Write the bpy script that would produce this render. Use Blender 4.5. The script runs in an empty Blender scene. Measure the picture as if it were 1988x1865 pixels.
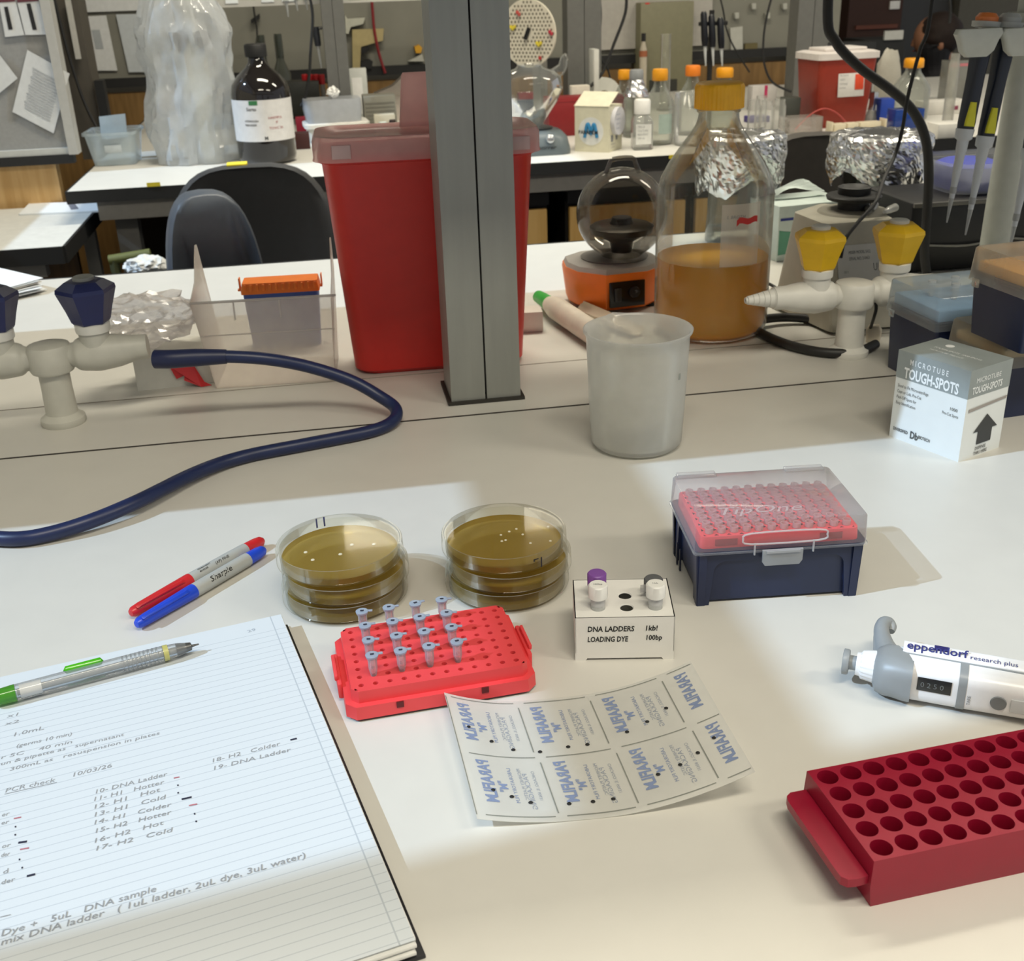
import bpy, bmesh, math, random
from mathutils import Vector, Matrix, noise
random.seed(7)
D = bpy.data; SC = bpy.context.scene; COL = SC.collection
pi = math.pi; cos = math.cos; sin = math.sin

# ---------------------------------------------------------------- camera
# metres; z = 0 is the bench top, x runs along the bench, y away from the viewer
FPX, PITCH, ROLL, PHI, HC = 2150.0, 0.4295, -0.035, 0.160, 0.418
Rz = Matrix.Rotation(-PHI, 3, 'Z')
cfw = Vector((0, cos(PITCH), -sin(PITCH))); cup = Vector((0, sin(PITCH), cos(PITCH))); crt = Vector((1, 0, 0))
crt, cup = crt*cos(ROLL) + cup*sin(ROLL), -crt*sin(ROLL) + cup*cos(ROLL)
crt, cup, cfw = Rz @ crt, Rz @ cup, Rz @ cfw
CAM = Vector((0, 0, HC))
cd = D.cameras.new('camera'); cam = D.objects.new('camera', cd); COL.objects.link(cam)
cd.sensor_fit = 'HORIZONTAL'; cd.sensor_width = 36.0; cd.lens = 36.0*FPX/1988.0
cd.clip_start = 0.02; cd.clip_end = 60
m4 = Matrix((crt, cup, -cfw)).transposed().to_4x4(); m4.translation = CAM
cam.matrix_world = m4; SC.camera = cam
cd.dof.use_dof = True; cd.dof.focus_distance = 0.75; cd.dof.aperture_fstop = 22.0

def _ray(x, y): return crt*((x-994)/FPX) - cup*((y-932.5)/FPX) + cfw
def at(x, y, z=0.0):            # point of the place on the level z seen at that spot of the photo
    d = _ray(x, y); return CAM + d*((z-HC)/d.z)
def atY(x, y, Y):               # point of the place at distance Y
    d = _ray(x, y); return CAM + d*(Y/d.y)

# ---------------------------------------------------------------- view, world, sun
vs = SC.view_settings; vs.view_transform = 'Standard'; vs.look = 'None'; vs.exposure = 0.0; vs.gamma = 1.0; vs.use_curve_mapping = False
SC.cycles.transparent_max_bounces = 40
SC.cycles.max_bounces = 10
SC.cycles.caustics_reflective = False; SC.cycles.caustics_refractive = False
wd = D.worlds.new('sky'); SC.world = wd; wd.use_nodes = True
bg = wd.node_tree.nodes['Background']; bg.inputs[0].default_value = (0.92, 0.95, 1.0, 1); bg.inputs[1].default_value = 0.45
SUN = Vector((0.072, 0.010, -0.066)).normalized()
sl = D.lights.new('sun', 'SUN'); sl.energy = 3.0; sl.angle = math.radians(0.53); sl.color = (0.56, 0.76, 1.0)
so = D.objects.new('sun', sl); COL.objects.link(so); so.location = (-3, 0, 4)
so.rotation_euler = SUN.to_track_quat('-Z', 'Y').to_euler()

def area(name, loc, sx, sy, e, colr, rot=(0, 0, 0)):
    l = D.lights.new(name, 'AREA'); l.shape = 'RECTANGLE'; l.size = sx; l.size_y = sy; l.energy = e; l.color = colr
    o = D.objects.new(name, l); COL.objects.link(o); o.location = loc; o.rotation_euler = rot; return o
WARM = (1.0, 0.92, 0.75)
# fluorescent fittings under the ceiling, over each aisle
for (lx, ly, e) in ((0.2, -0.5, 40), (2.4, -0.5, 36), (0.4, 2.25, 53), (2.6, 2.25, 38), (0.6, 5.0, 10)):
    area('ceiling_tube_light', (lx, ly, 2.20), 1.3, 0.3, e, WARM)

# ---------------------------------------------------------------- materials
def lin(h):
    h = h.lstrip('#'); o = []
    for i in (0, 2, 4):
        c = int(h[i:i+2], 16)/255; o.append(c/12.92 if c <= 0.04045 else ((c+0.055)/1.055)**2.4)
    return (*o, 1)
MATS = {}
def _new(n):
    m = D.materials.new(n); m.use_nodes = True; nt = m.node_tree; nt.nodes.clear()
    out = nt.nodes.new('ShaderNodeOutputMaterial'); return m, nt, out
def mat(h, rough=0.5, metal=0.0, var=0.05, scale=60.0, bump=0.0, bscale=200.0, coat=0.0, stretch=None, sss=0.0, spec=0.5):
    key = ('m', h, rough, metal, var, scale, bump, bscale, coat, stretch, sss, spec)
    if key in MATS: return MATS[key]
    m, nt, out = _new('surface ' + h); N = nt.nodes; L = nt.links
    b = N.new('ShaderNodeBsdfPrincipled'); L.new(b.outputs[0], out.inputs[0])
    b.inputs['Roughness'].default_value = rough; b.inputs['Metallic'].default_value = metal
    b.inputs['Coat Weight'].default_value = coat; b.inputs['Specular IOR Level'].default_value = spec
    if sss: b.inputs['Subsurface Weight'].default_value = sss; b.inputs['Subsurface Radius'].default_value = (.02, .01, .01); b.inputs['Subsurface Scale'].default_value = .3
    tc = N.new('ShaderNodeTexCoord'); mp = N.new('ShaderNodeMapping'); L.new(tc.outputs['Object'], mp.inputs[0])
    if stretch: mp.inputs['Scale'].default_value = stretch
    nz = N.new('ShaderNodeTexNoise'); nz.inputs['Scale'].default_value = scale; nz.inputs['Detail'].default_value = 4
    L.new(mp.outputs[0], nz.inputs['Vector'])
    mr = N.new('ShaderNodeMapRange'); L.new(nz.outputs[0], mr.inputs[0]); mr.inputs[1].default_value = .3; mr.inputs[2].default_value = .7
    mr.inputs[3].default_value = 1-var; mr.inputs[4].default_value = 1+var
    mx = N.new('ShaderNodeVectorMath'); mx.operation = 'SCALE'; mx.inputs[0].default_value = lin(h)[:3]; L.new(mr.outputs[0], mx.inputs['Scale'])
    L.new(mx.outputs[0], b.inputs['Base Color'])
    if bump:
        n2 = N.new('ShaderNodeTexNoise'); n2.inputs['Scale'].default_value = bscale; L.new(mp.outputs[0], n2.inputs['Vector'])
        bp = N.new('ShaderNodeBump'); bp.inputs['Strength'].default_value = bump; bp.inputs['Distance'].default_value = .002
        L.new(n2.outputs[0], bp.inputs['Height']); L.new(bp.outputs[0], b.inputs['Normal'])
    MATS[key] = m; return m
def clear(h='#ffffff', haze=0.06, edge=0.5, rough=0.08, tint='#ffffff', power=2.5, trl=0.3, gl=.65):
    """thin clear or milky plastic and glass: passes light straight through, more solid at grazing angles"""
    key = ('c', h, haze, edge, rough, tint, power, trl, gl)
    if key in MATS: return MATS[key]
    m, nt, out = _new('clear ' + h); N = nt.nodes; L = nt.links
    b = N.new('ShaderNodeBsdfPrincipled'); b.inputs['Base Color'].default_value = lin(h); b.inputs['Roughness'].default_value = rough
    tl = N.new('ShaderNodeBsdfTranslucent'); tl.inputs[0].default_value = lin(h)
    ms = N.new('ShaderNodeMixShader'); ms.inputs[0].default_value = trl; L.new(b.outputs[0], ms.inputs[1]); L.new(tl.outputs[0], ms.inputs[2])
    t = N.new('ShaderNodeBsdfTransparent'); t.inputs[0].default_value = lin(tint)
    lw = N.new('ShaderNodeLayerWeight'); lw.inputs[0].default_value = 0.5
    pw = N.new('ShaderNodeMath'); pw.operation = 'POWER'; pw.inputs[1].default_value = power; L.new(lw.outputs['Facing'], pw.inputs[0])
    nz = N.new('ShaderNodeTexNoise'); nz.inputs['Scale'].default_value = 40; tc = N.new('ShaderNodeTexCoord'); L.new(tc.outputs['Object'], nz.inputs['Vector'])
    mr = N.new('ShaderNodeMapRange'); L.new(pw.outputs[0], mr.inputs[0]); mr.inputs[3].default_value = haze; mr.inputs[4].default_value = edge
    mu = N.new('ShaderNodeMath'); mu.operation = 'MULTIPLY_ADD'; L.new(nz.outputs[0], mu.inputs[0]); mu.inputs[1].default_value = haze*.35; L.new(mr.outputs[0], mu.inputs[2])
    g = N.new('ShaderNodeBsdfGlossy'); g.inputs['Roughness'].default_value = rough*.6
    fr0 = N.new('ShaderNodeFresnel'); fr0.inputs[0].default_value = 1.4
    fr = N.new('ShaderNodeMath'); fr.operation = 'MULTIPLY'; fr.inputs[1].default_value = gl; L.new(fr0.outputs[0], fr.inputs[0])
    a = N.new('ShaderNodeMixShader'); L.new(mu.outputs[0], a.inputs[0]); L.new(t.outputs[0], a.inputs[1]); L.new(ms.outputs[0], a.inputs[2])
    c = N.new('ShaderNodeMixShader'); L.new(fr.outputs[0], c.inputs[0]); L.new(a.outputs[0], c.inputs[1]); L.new(g.outputs[0], c.inputs[2])
    L.new(c.outputs[0], out.inputs[0]); MATS[key] = m; return m
def wood(h, h2):
    key = ('w', h, h2)
    if key in MATS: return MATS[key]
    m, nt, out = _new('wood'); N = nt.nodes; L = nt.links
    b = N.new('ShaderNodeBsdfPrincipled'); L.new(b.outputs[0], out.inputs[0]); b.inputs['Roughness'].default_value = .5
    tc = N.new('ShaderNodeTexCoord'); mp = N.new('ShaderNodeMapping'); mp.inputs['Scale'].default_value = (30, 30, 2.5); L.new(tc.outputs['Object'], mp.inputs[0])
    nz = N.new('ShaderNodeTexNoise'); nz.inputs['Scale'].default_value = 2; nz.inputs['Detail'].default_value = 5; L.new(mp.outputs[0], nz.inputs['Vector'])
    cr = N.new('ShaderNodeValToRGB'); cr.color_ramp.elements[0].color = lin(h); cr.color_ramp.elements[1].color = lin(h2)
    cr.color_ramp.elements[0].position = .35; cr.color_ramp.elements[1].position = .65
    L.new(nz.outputs[0], cr.inputs[0]); L.new(cr.outputs[0], b.inputs['Base Color']); MATS[key] = m; return m
def ruled(spacing, margin, h='#cdd4da', line='#afb8c1'):
    """writing paper: faint horizontal rules and one margin line, in object space"""
    m, nt, out = _new('ruled paper'); N = nt.nodes; L = nt.links
    b = N.new('ShaderNodeBsdfPrincipled'); L.new(b.outputs[0], out.inputs[0]); b.inputs['Roughness'].default_value = .8
    tc = N.new('ShaderNodeTexCoord'); sp = N.new('ShaderNodeSeparateXYZ'); L.new(tc.outputs['Object'], sp.inputs[0])
    def mth(op, a, bb=0.0):
        n = N.new('ShaderNodeMath'); n.operation = op
        for i, q in enumerate((a, bb)):
            if isinstance(q, (int, float)): n.inputs[i].default_value = q
            else: L.new(q, n.inputs[i])
        return n.outputs[0]
    fr = mth('FRACT', mth('DIVIDE', mth('ADD', sp.outputs['Y'], 10*spacing), spacing))
    l1 = mth('LESS_THAN', fr, .07)
    l1 = mth('MULTIPLY', l1, mth('LESS_THAN', sp.outputs['Y'], -.0145))
    l2 = mth('LESS_THAN', mth('ABSOLUTE', mth('SUBTRACT', sp.outputs['X'], margin)), .0004)
    mxv = mth('MAXIMUM', l1, l2)
    mix = N.new('ShaderNodeMix'); mix.data_type = 'RGBA'; L.new(mxv, mix.inputs[0]); mix.inputs[6].default_value = lin(h); mix.inputs[7].default_value = lin(line)
    L.new(mix.outputs[2], b.inputs['Base Color']); return m

# ---------------------------------------------------------------- mesh builder
def T(x=0, y=0, z=0): return Matrix.Translation((x, y, z))
def R(ax, deg): return Matrix.Rotation(math.radians(deg), 4, ax)
def S(x, y, z): return Matrix.Diagonal((x, y, z, 1))
TXT = {}
class G:
    """collects shapes (millimetres by default) that become one mesh object"""
    def __init__(s, unit=.001, flat=False, ang=38): s.bm = bmesh.new(); s.M = Matrix.Identity(4); s.u = unit; s.flat = flat; s.ang = ang; s.mi = 0
    def v(s, p): return s.bm.verts.new(s.M @ Vector(p))
    def f(s, vs_):
        try: q = s.bm.faces.new(vs_); q.material_index = s.mi; return q
        except ValueError: return None
    def box(s, cx, cy, cz, sx, sy, sz, bev=0.0, seg=2):
        x, y, z = sx/2, sy/2, sz/2
        if bev:
            return s.loft([(rr(sx-2*bev, sy-2*bev, bev*.4, 2), cz-z), (rr(sx-.6*bev, sy-.6*bev, bev*.8, 2), cz-z+.3*bev), (rr(sx, sy, bev, 2), cz-z+bev),
                           (rr(sx, sy, bev, 2), cz+z-bev), (rr(sx-.6*bev, sy-.6*bev, bev*.8, 2), cz+z-.3*bev), (rr(sx-2*bev, sy-2*bev, bev*.4, 2), cz+z)], cx, cy)
        V = [s.v((cx+a*x, cy+b*y, cz+c*z)) for c in (-1, 1) for b in (-1, 1) for a in (-1, 1)]
        for q in ((0, 2, 3, 1), (4, 5, 7, 6), (0, 1, 5, 4), (2, 6, 7, 3), (0, 4, 6, 2), (1, 3, 7, 5)): s.f([V[i] for i in q])
        return s
    def loft(s, secs, cx=0, cy=0, c0=True, c1=True):
        """secs: list of (2-D outline, z), same point count"""
        rings = [[s.v((cx+p[0], cy+p[1], z)) for p in o] for o, z in secs]
        return s.skin(rings, c0, c1)
    def skin(s, rings, c0=True, c1=True, closed=True):
        n = len(rings[0])
        for a, b in zip(rings, rings[1:]):
            for i in range(n if closed else n-1):
                j = (i+1) % n; s.f([a[i], a[j], b[j], b[i]])
        if c0: s.f(rings[0][::-1])
        if c1: s.f(rings[-1])
        return s
    def lathe(s, prof, n=32, cx=0, cy=0, fn=None):
        """prof: list of (r, z); r = 0 closes to a point"""
        prev = None
        for r, z in prof:
            if r <= 1e-6: cur = [s.v((cx, cy, z))]
            else: cur = [s.v((cx+(r if not fn else fn(r, z, 2*pi*i/n))*cos(2*pi*i/n), cy+(r if not fn else fn(r, z, 2*pi*i/n))*sin(2*pi*i/n), z)) for i in range(n)]
            if prev:
                for i in range(n):
                    j = (i+1) % n
                    if len(prev) == 1 and len(cur) == 1: pass
                    elif len(prev) == 1: s.f([prev[0], cur[j], cur[i]])
                    elif len(cur) == 1: s.f([prev[i], prev[j], cur[0]])
                    else: s.f([prev[i], prev[j], cur[j], cur[i]])
            prev = cur
        return s
    def cyl(s, cx, cy, z0, z1, r, r2=None, n=24):
        r2 = r if r2 is None else r2
        return s.lathe([(0, z0), (r, z0), (r2, z1), (0, z1)], n, cx, cy)
    def tube(s, pts, r, n=10, smooth=0, caps=True):
        P = [Vector(p) for p in pts]; Rr = list(r) if isinstance(r, (list, tuple)) else [r]*len(P)
        if smooth: P, Rr = spline(P, Rr, smooth)
        rings = []; up = None
        for i, p in enumerate(P):
            d = (P[min(i+1, len(P)-1)] - P[max(i-1, 0)]).normalized()
            if up is None: up = Vector((0, 0, 1)) if abs(d.z) < .9 else Vector((1, 0, 0))
            a = d.cross(up)
            if a.length < 1e-4: a = d.orthogonal()
            a.normalize(); b = a.cross(d).normalized(); up = b
            rings.append([s.v(p + (a*cos(2*pi*k/n) + b*sin(2*pi*k/n))*Rr[i]) for k in range(n)])
        return s.skin(rings, caps, caps)
    def prism(s, poly, z0, z1):
        return s.loft([(poly, z0), (poly, z1)])
    def grid(s, nu, nv, fn, thick=None):
        V = [[s.v(fn(i/nu, j/nv)) for j in range(nv+1)] for i in range(nu+1)]
        for i in range(nu):
            for j in range(nv): s.f([V[i][j], V[i+1][j], V[i+1][j+1], V[i][j+1]])
        if thick:
            W = [[s.v(Vector(fn(i/nu, j/nv)) - Vector(thick)) for j in range(nv+1)] for i in range(nu+1)]
            for i in range(nu):
                for j in range(nv): s.f([W[i][j], W[i][j+1], W[i+1][j+1], W[i+1][j]])
            for i in range(nu):
                s.f([V[i][0], W[i][0], W[i+1][0], V[i+1][0]]); s.f([V[i][nv], V[i+1][nv], W[i+1][nv], W[i][nv]])
            for j in range(nv):
                s.f([V[0][j], V[0][j+1], W[0][j+1], W[0][j]]); s.f([V[nu][j], W[nu][j], W[nu][j+1], V[nu][j+1]])
        return s
    def ball(s, c, r, nu=16, nv=10, fn=None, sz=1.0):
        pr = [(r*sin(pi*k/nv) if 0 < k < nv else 0, c[2]-r*sz*cos(pi*k/nv)) for k in range(nv+1)]
        return s.lathe(pr, nu, c[0], c[1], fn)
    def holeplate(s, nx, ny, p, r, z, depth, x0, y0, outline, seg=16, py=None, cap=True):
        """plate at height z with a grid of round wells; outline is the closed 2-D rim the plate reaches"""
        py = py or p; hx, hy = p/2, py/2
        for i in range(nx):
            for j in range(ny):
                cx, cy = x0+i*p, y0+j*py; sq = []; ci = []; lo = []
                for k in range(seg):
                    a = 2*pi*k/seg; c, d = cos(a), sin(a); m = max(abs(c), abs(d))
                    sq.append(s.v((cx+c/m*hx, cy+d/m*hy, z))); ci.append(s.v((cx+c*r, cy+d*r, z))); lo.append(s.v((cx+c*r*.86, cy+d*r*.86, z-depth)))
                s.skin([sq, ci, lo], False, cap)
        a0, a1, b0, b1 = x0-hx, x0+(nx-.5)*p, y0-hy, y0+(ny-.5)*py
        n = len(outline)
        O = [s.v((q[0], q[1], z)) for q in outline]; I = [s.v((min(max(q[0], a0), a1), min(max(q[1], b0), b1), z)) for q in outline]
        for k in range(n):
            j = (k+1) % n
            if (I[k].co-I[j].co).length < 1e-9: s.f([O[k], O[j], I[k]])
            else: s.f([O[k], O[j], I[j], I[k]])
        return s
    def text(s, body, size, M, xs=1.0, shear=0.0, align='LEFT', fn=None, bold=0.0):
        key = (body, shear, align, bold)
        if key not in TXT:
            cu = D.curves.new('txt', 'FONT'); cu.body = body; cu.size = 1.0; cu.shear = shear; cu.align_x = align; cu.resolution_u = 2; cu.offset = bold
            ob = D.objects.new('txt', cu); me = D.meshes.new_from_object(ob)
            TXT[key] = ([v.co.copy() for v in me.vertices], [list(p.vertices) for p in me.polygons])
            D.objects.remove(ob); D.curves.remove(cu); D.meshes.remove(me)
        vv, ff = TXT[key]; V = []
        for c in vv:
            p = M @ Vector((c.x*size*xs, c.y*size, 0))
            V.append(s.v(fn(p) if fn else p))
        for q in ff: s.f([V[i] for i in q])
        return s
    def build(s, name, material, parent=None, label=None):
        bmesh.ops.scale(s.bm, vec=(s.u,)*3, verts=s.bm.verts)
        bmesh.ops.recalc_face_normals(s.bm, faces=s.bm.faces)
        me = D.meshes.new(name); s.bm.to_mesh(me); s.bm.free()
        for m_ in (material if isinstance(material, (list, tuple)) else [material]): me.materials.append(m_)
        if not s.flat and len(me.polygons):
            me.polygons.foreach_set('use_smooth', [True]*len(me.polygons)); me.set_sharp_from_angle(angle=math.radians(s.ang))
        o = D.objects.new(name, me); COL.objects.link(o)
        if parent: o.parent = parent
        if label: o['label'] = label
        return o
def spline(P, Rr, k):
    Q, RR = [], []
    n = len(P)
    for i in range(n-1):
        p0, p1, p2, p3 = P[max(i-1, 0)], P[i], P[i+1], P[min(i+2, n-1)]
        for j in range(k):
            t = j/k; t2, t3 = t*t, t*t*t
            Q.append(.5*((2*p1)+(p2-p0)*t+(2*p0-5*p1+4*p2-p3)*t2+(3*p1-p0-3*p2+p3)*t3)); RR.append(Rr[i]*(1-t)+Rr[i+1]*t)
    Q.append(P[-1]); RR.append(Rr[-1]); return Q, RR
def rr(w, d, r, k=4):
    """rounded rectangle outline, counter-clockwise"""
    r = max(min(r, w/2-1e-4, d/2-1e-4), 1e-4); o = []
    for cx, cy, a0 in ((w/2-r, d/2-r, 0), (-w/2+r, d/2-r, 90), (-w/2+r, -d/2+r, 180), (w/2-r, -d/2+r, 270)):
        for i in range(k+1):
            a = math.radians(a0+90*i/k); o.append((cx+r*cos(a), cy+r*sin(a)))
    return o
def ngon(n, r, a0=0): return [(r*cos(2*pi*i/n+a0), r*sin(2*pi*i/n+a0)) for i in range(n)]

def tag(o, label, cat, group=None):
    o['label'] = label; o['category'] = cat
    if group: o['group'] = group
    return o
def thing(name, label, cat, loc=(0, 0, 0), rz=0.0, group=None):
    o = D.objects.new(name, None); o.empty_display_size = .02; COL.objects.link(o); o.location = loc; o.rotation_euler = (0, 0, math.radians(rz))
    return tag(o, label, cat, group)
def solo(name, label, cat, g, m, loc=(0, 0, 0), rz=0.0, group=None):
    o = g.build(name, m); o.location = loc; o.rotation_euler = (0, 0, math.radians(rz)); return tag(o, label, cat, group)
def struct(name, g, m, parent=None):
    o = g.build(name, m, parent)
    if not parent: o['kind'] = 'structure'
    return o
def dup(root, loc, rz=0.0, label=None, group=None):
    r = root.copy(); COL.objects.link(r); r.location = loc; r.rotation_euler = (0, 0, math.radians(rz))
    if label: r['label'] = label
    if group: r['group'] = group
    for ch in list(root.children):
        c = ch.copy(); COL.objects.link(c); c.parent = r
        for q in list(ch.children):
            d = q.copy(); COL.objects.link(d); d.parent = c
    return r
def face(pl, pr, z=0.0):
    """left and right front corners of a thing (photo spots on level z) -> origin, turn in degrees, width in mm"""
    a, b = at(*pl, z), at(*pr, z); d = b-a
    return a, math.degrees(math.atan2(d.y, d.x)), d.length*1000
ORD = ('first', 'second', 'third', 'fourth', 'fifth', 'sixth')

# shared materials
WHITE = mat('#e9e8e4', .5); PAPER = mat('#dfe3e6', .85, var=.02); CARD = mat('#e4e3de', .7, var=.02)
BLACK = mat('#131313', .6); BLACKG = mat('#0d0d0f', .2); INK = mat('#161616', .7); GREYINK = mat('#7d7f83', .8); PENCIL = mat('#8f9296', .8)
NAVY = mat('#1c2440', .42, var=.08); RED = mat('#c02a26', .45); LAM = mat('#cfcdc6', .42, var=.018, scale=25)
STEEL = mat('#8f918c', .40, metal=.35, var=.06, scale=20, stretch=(4, 4, .4))
GREYP = mat('#8d8f8b', .5); DGREY = mat('#4a4b4b', .5); BEIGE = mat('#cfccc0', .5)
YEL = mat('#e3d03a', .6); ORNG = mat('#f2a61c', .42)
GLASS = clear('#dfe6e4', .025, .55, .03, power=2.2, trl=.2); GLASSD = clear('#8b8f8a', .04, .6, .03, '#f2f5f2', 2.0, .2)
PLAST = clear('#e6e9ea', .16, .5, .15); MILK = clear('#e4e6e0', .62, .85, .3, trl=.45); MILK2 = clear('#dfe3e6', .42, .75, .25, trl=.45)
FOIL = mat('#e6e7e8', .26, metal=1.0, var=.03)
# ---------------------------------------------------------------- the setting (metres)
g = G(1).box(1, 3, -.97, 9, 12, .1); struct('floor', g, mat('#5d5a55', .6))
g = G(1).box(1.9, 3, 2.35, 7, 12, .1); struct('ceiling', g, mat('#dcdad4', .8))
WX = -1.6
g = G(1)
def wbox(y0, y1, z0, z1): g.box(WX-.06, (y0+y1)/2, (z0+z1)/2, .12, y1-y0, z1-z0)
WY0, WY1, WZ0, WZ1 = .207, 3.15, .72, 2.16
wbox(-3, WY0, -.92, 2.3); wbox(WY1, 9, -.92, 2.3); wbox(WY0, WY1, -.92, WZ0); wbox(WY0, WY1, WZ1, 2.3)
struct('wall_left', g, mat('#cfcdc6', .8))
g = G(1)
g.box(WX, (WY0+WY1)/2, 1.635, .05, WY1-WY0, .105)
g.box(WX, (WY0+WY1)/2, WZ0+.02, .05, WY1-WY0, .04); g.box(WX, (WY0+WY1)/2, WZ1-.02, .05, WY1-WY0, .04)
struct('window_1', g, mat('#b9bab8', .5))
g = G(1).box(1, 6.6, .69, 9, .1, 3.22); struct('wall_back', g, mat('#5b5952', .8))

# ---------------------------------------------------------------- the near bench
def bench(name, label, y0, y1, x0, x1, spine, dz):
    t = thing(name, label, 'lab bench', (0, 0, 0))
    G(1).box((x0+x1)/2, (y0+y1)/2, -.0135, x1-x0, y1-y0, .027, .003).build('worktop', LAM, t)
    g = G(1)
    for yy in (y0, y1): g.box((x0+x1)/2, yy+(.002 if yy == y1 else -.002), -.014, x1-x0, .004, .028)
    for xx in (x0, x1): g.box(xx, (y0+y1)/2, -.014, .004, y1-y0+.006, .028)
    g.build('edge_band', BLACK, t)
    g = G(1)
    for yy in (y0+.026, y1-.026): g.box((x0+x1)/2, yy, -.049, x1-x0-.12, .03, .044)
    g.build('apron', mat('#7d7b77', .5), t)
    g = G(1)
    for yy in spine: g.box((x0+x1)/2, yy, .0001, x1-x0-.01, .0026, .0008)
    g.build('joint_line', mat('#2b2622', .7), t)
    for xx in (x0+.11, (x0+x1)/2, x1-.06):
        for yy in (y0+.08, y1-.08):
            G(1).box(xx, yy, -.4945, .05, .05, .851).build('leg', mat('#5e5d5a', .5), t)
    return t
bench('lab_bench', 'white laminate lab bench in the foreground with dark joint lines along its middle', .02, 1.835, -1.2, 2.2, (1.072,), 0)
G(1).box(.5, 1.2175, .0001, 3.38, .0011, .0008).build('joint_line', mat('#8a8378', .7), D.objects['lab_bench'])
bench('lab_bench', 'white laminate lab bench across the aisle crowded with glassware', 2.69, 4.2, -.565, 2.9, (), 0)

# upright post and the shelf board it carries (the shelf is above the frame and shades the middle of the bench)
t = thing('shelf_upright', 'grey steel double channel post rising from the middle of the near bench', 'shelf post', (.1165, 1.108, 0))
for k in (0, 1):
    x0 = k*.0385
    prof = [(0, 0), (.0365, 0), (.0365, .066), (.0245, .066), (.0245, .060), (.031, .060), (.031, .005), (.0055, .005), (.0055, .060), (.012, .060), (.012, .066), (0, .066)]
    prof = [(x*1 + x0, y) for x, y in prof]
    g = G(1, flat=True).prism(prof, .0035, .52); g.build('channel', STEEL, t)
G(1, flat=True).box(.0375, .033, .0018, .083, .074, .0035).build('foot_plate', mat('#26241f', .6), t)
G(1).box(.0377, .03, .25, .0022, .05, .48).build('seam', mat('#1d1c1a', .7), t)
t = thing('overhead_shelf', 'grey overhead shelf board carried by the steel post above the near bench', 'shelf', (0, 0, 0))
G(1).box(.5, 1.14, .535, 3.3, .62, .03).build('shelf_board', GREYP, t)

# ---------------------------------------------------------------- partition, pinboard, desk, cupboards behind
t = thing('back_partition', 'grey partition with black rail and wood base behind the far bench', 'partition', (0, 0, 0))
G(1).box(.5, 4.27, .62, 3.0, .05, .98).build('grey_panel', mat('#77766c', .7, var=.06, scale=8), t)
G(1).box(.5, 4.24, .115, 3.0, .03, .03).build('rail', BLACK, t)
G(1).box(.5, 4.27, -.42, 3.0, .05, 1.0).build('wood_base', wood('#6a4f28', '#7f6136'), t)
G(1).box(1.26, 4.235, .55, .46, .012, .8).build('pale_panel', mat('#a4a099', .7), t)
t = thing('pinboard', 'grey fabric pinboard with pale frame and black foot at the left', 'pinboard', (0, 0, 0))
G(1).box(-1.06, 3.0, .46, .93, .03, .8).build('fabric_panel', mat('#8e8e8c', .95, var=.06, scale=120, bump=.2, bscale=600), t)
G(1).box(-.588, 2.992, .46, .022, .05, .83).build('frame_strip', mat('#a9a8a3', .5), t)
G(1).box(-1.06, 2.985, .053, .93, .02, .016).build('frame_strip', mat('#b9bab5', .5), t)
G(1).box(-1.06, 2.985, .035, .94, .03, .022).build('black_foot', BLACK, t)
t2 = thing('wood_end_panel', 'light wood panel below the grey pinboard', 'wood panel', (0, 0, 0))
G(1).box(-1.13, 3.01, -.44, .98, .04, .93).build('board', wood('#b8935c', '#c9a672'), t2)
KX = lambda p_: tuple(CAM+(Vector(p_)-CAM)*1.12)
g = G(1).box(-.612, 3.42, .4, .06, .12, .84); t3 = thing('corner_column', 'dark brown steel column at the right side of the pinboard', 'column')
g.build('column_face', mat('#4b463e', .6), t3)
G(1).tube([KX(q_) for q_ in ((-.57, 2.97, .46), (-.56, 2.975, .3), (-.545, 2.975, .18), (-.52, 2.97, .1), (-.49, 2.96, .055))], .004, 6, 6).build('cable', BLACK, t3)
G(1).box(*KX((-.538, 2.982, .33)), .013, .013, .15).build('clip_strip', mat('#b3b1ab', .5), t3)
G(1).box(*KX((-.502, 3.0, .145)), .024, .04, .15).build('cable_cover', BLACK, t3)

def sheet(name, label, cat, px, Y, parts=(), grp=None, m=None, th=.0012):
    """a flat paper whose four corners are seen at these spots, lying in the plane y = Y"""
    c = [atY(x, y, Y) for x, y in px]; o = sum(c, Vector())/4
    t = thing(name, label, cat, o, 0, grp)
    g = G(1, flat=True); a = [g.v(q-o) for q in c]; b = [g.v(q-o+Vector((0, th, 0))) for q in c]
    g.f(a); g.f(b[::-1])
    for i in range(4): g.f([a[i], b[i], b[(i+1) % 4], a[(i+1) % 4]])
    g.build('paper', m or mat('#c9cbcb', .85), t)
    def uv(u, v): return (c[0]*(1-u)*(1-v)+c[1]*u*(1-v)+c[2]*u*v+c[3]*(1-u)*v) - o + Vector((0, -.0008, 0))
    for nm, quads, mm in parts:
        g = G(1, flat=True)
        for (u0, v0, u1, v1) in quads: g.f([g.v(uv(u0, v0)), g.v(uv(u1, v0)), g.v(uv(u1, v1)), g.v(uv(u0, v1))])
        g.build(nm, mm, t)
    return t
LGREY = mat('#8f9192', .8)
tb = [(.2+.02*(k % 3), .2+.045*k, .85, .222+.045*k) for k in range(15)]
sheet('pinned_sheet', 'tilted white printed table sheet pinned to the grey board', 'paper', [(53, 97), (135, 143), (104, 259), (24, 217)], 2.978, [('printed_table', tb, mat('#a4a7a8', .8))])
sheet('pinned_sheet', 'white sheet cut by the left edge, pinned beside the tilted table sheet', 'paper', [(-30, 80), (0, 108), (34, 152), (-30, 205)], 2.978)
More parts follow.
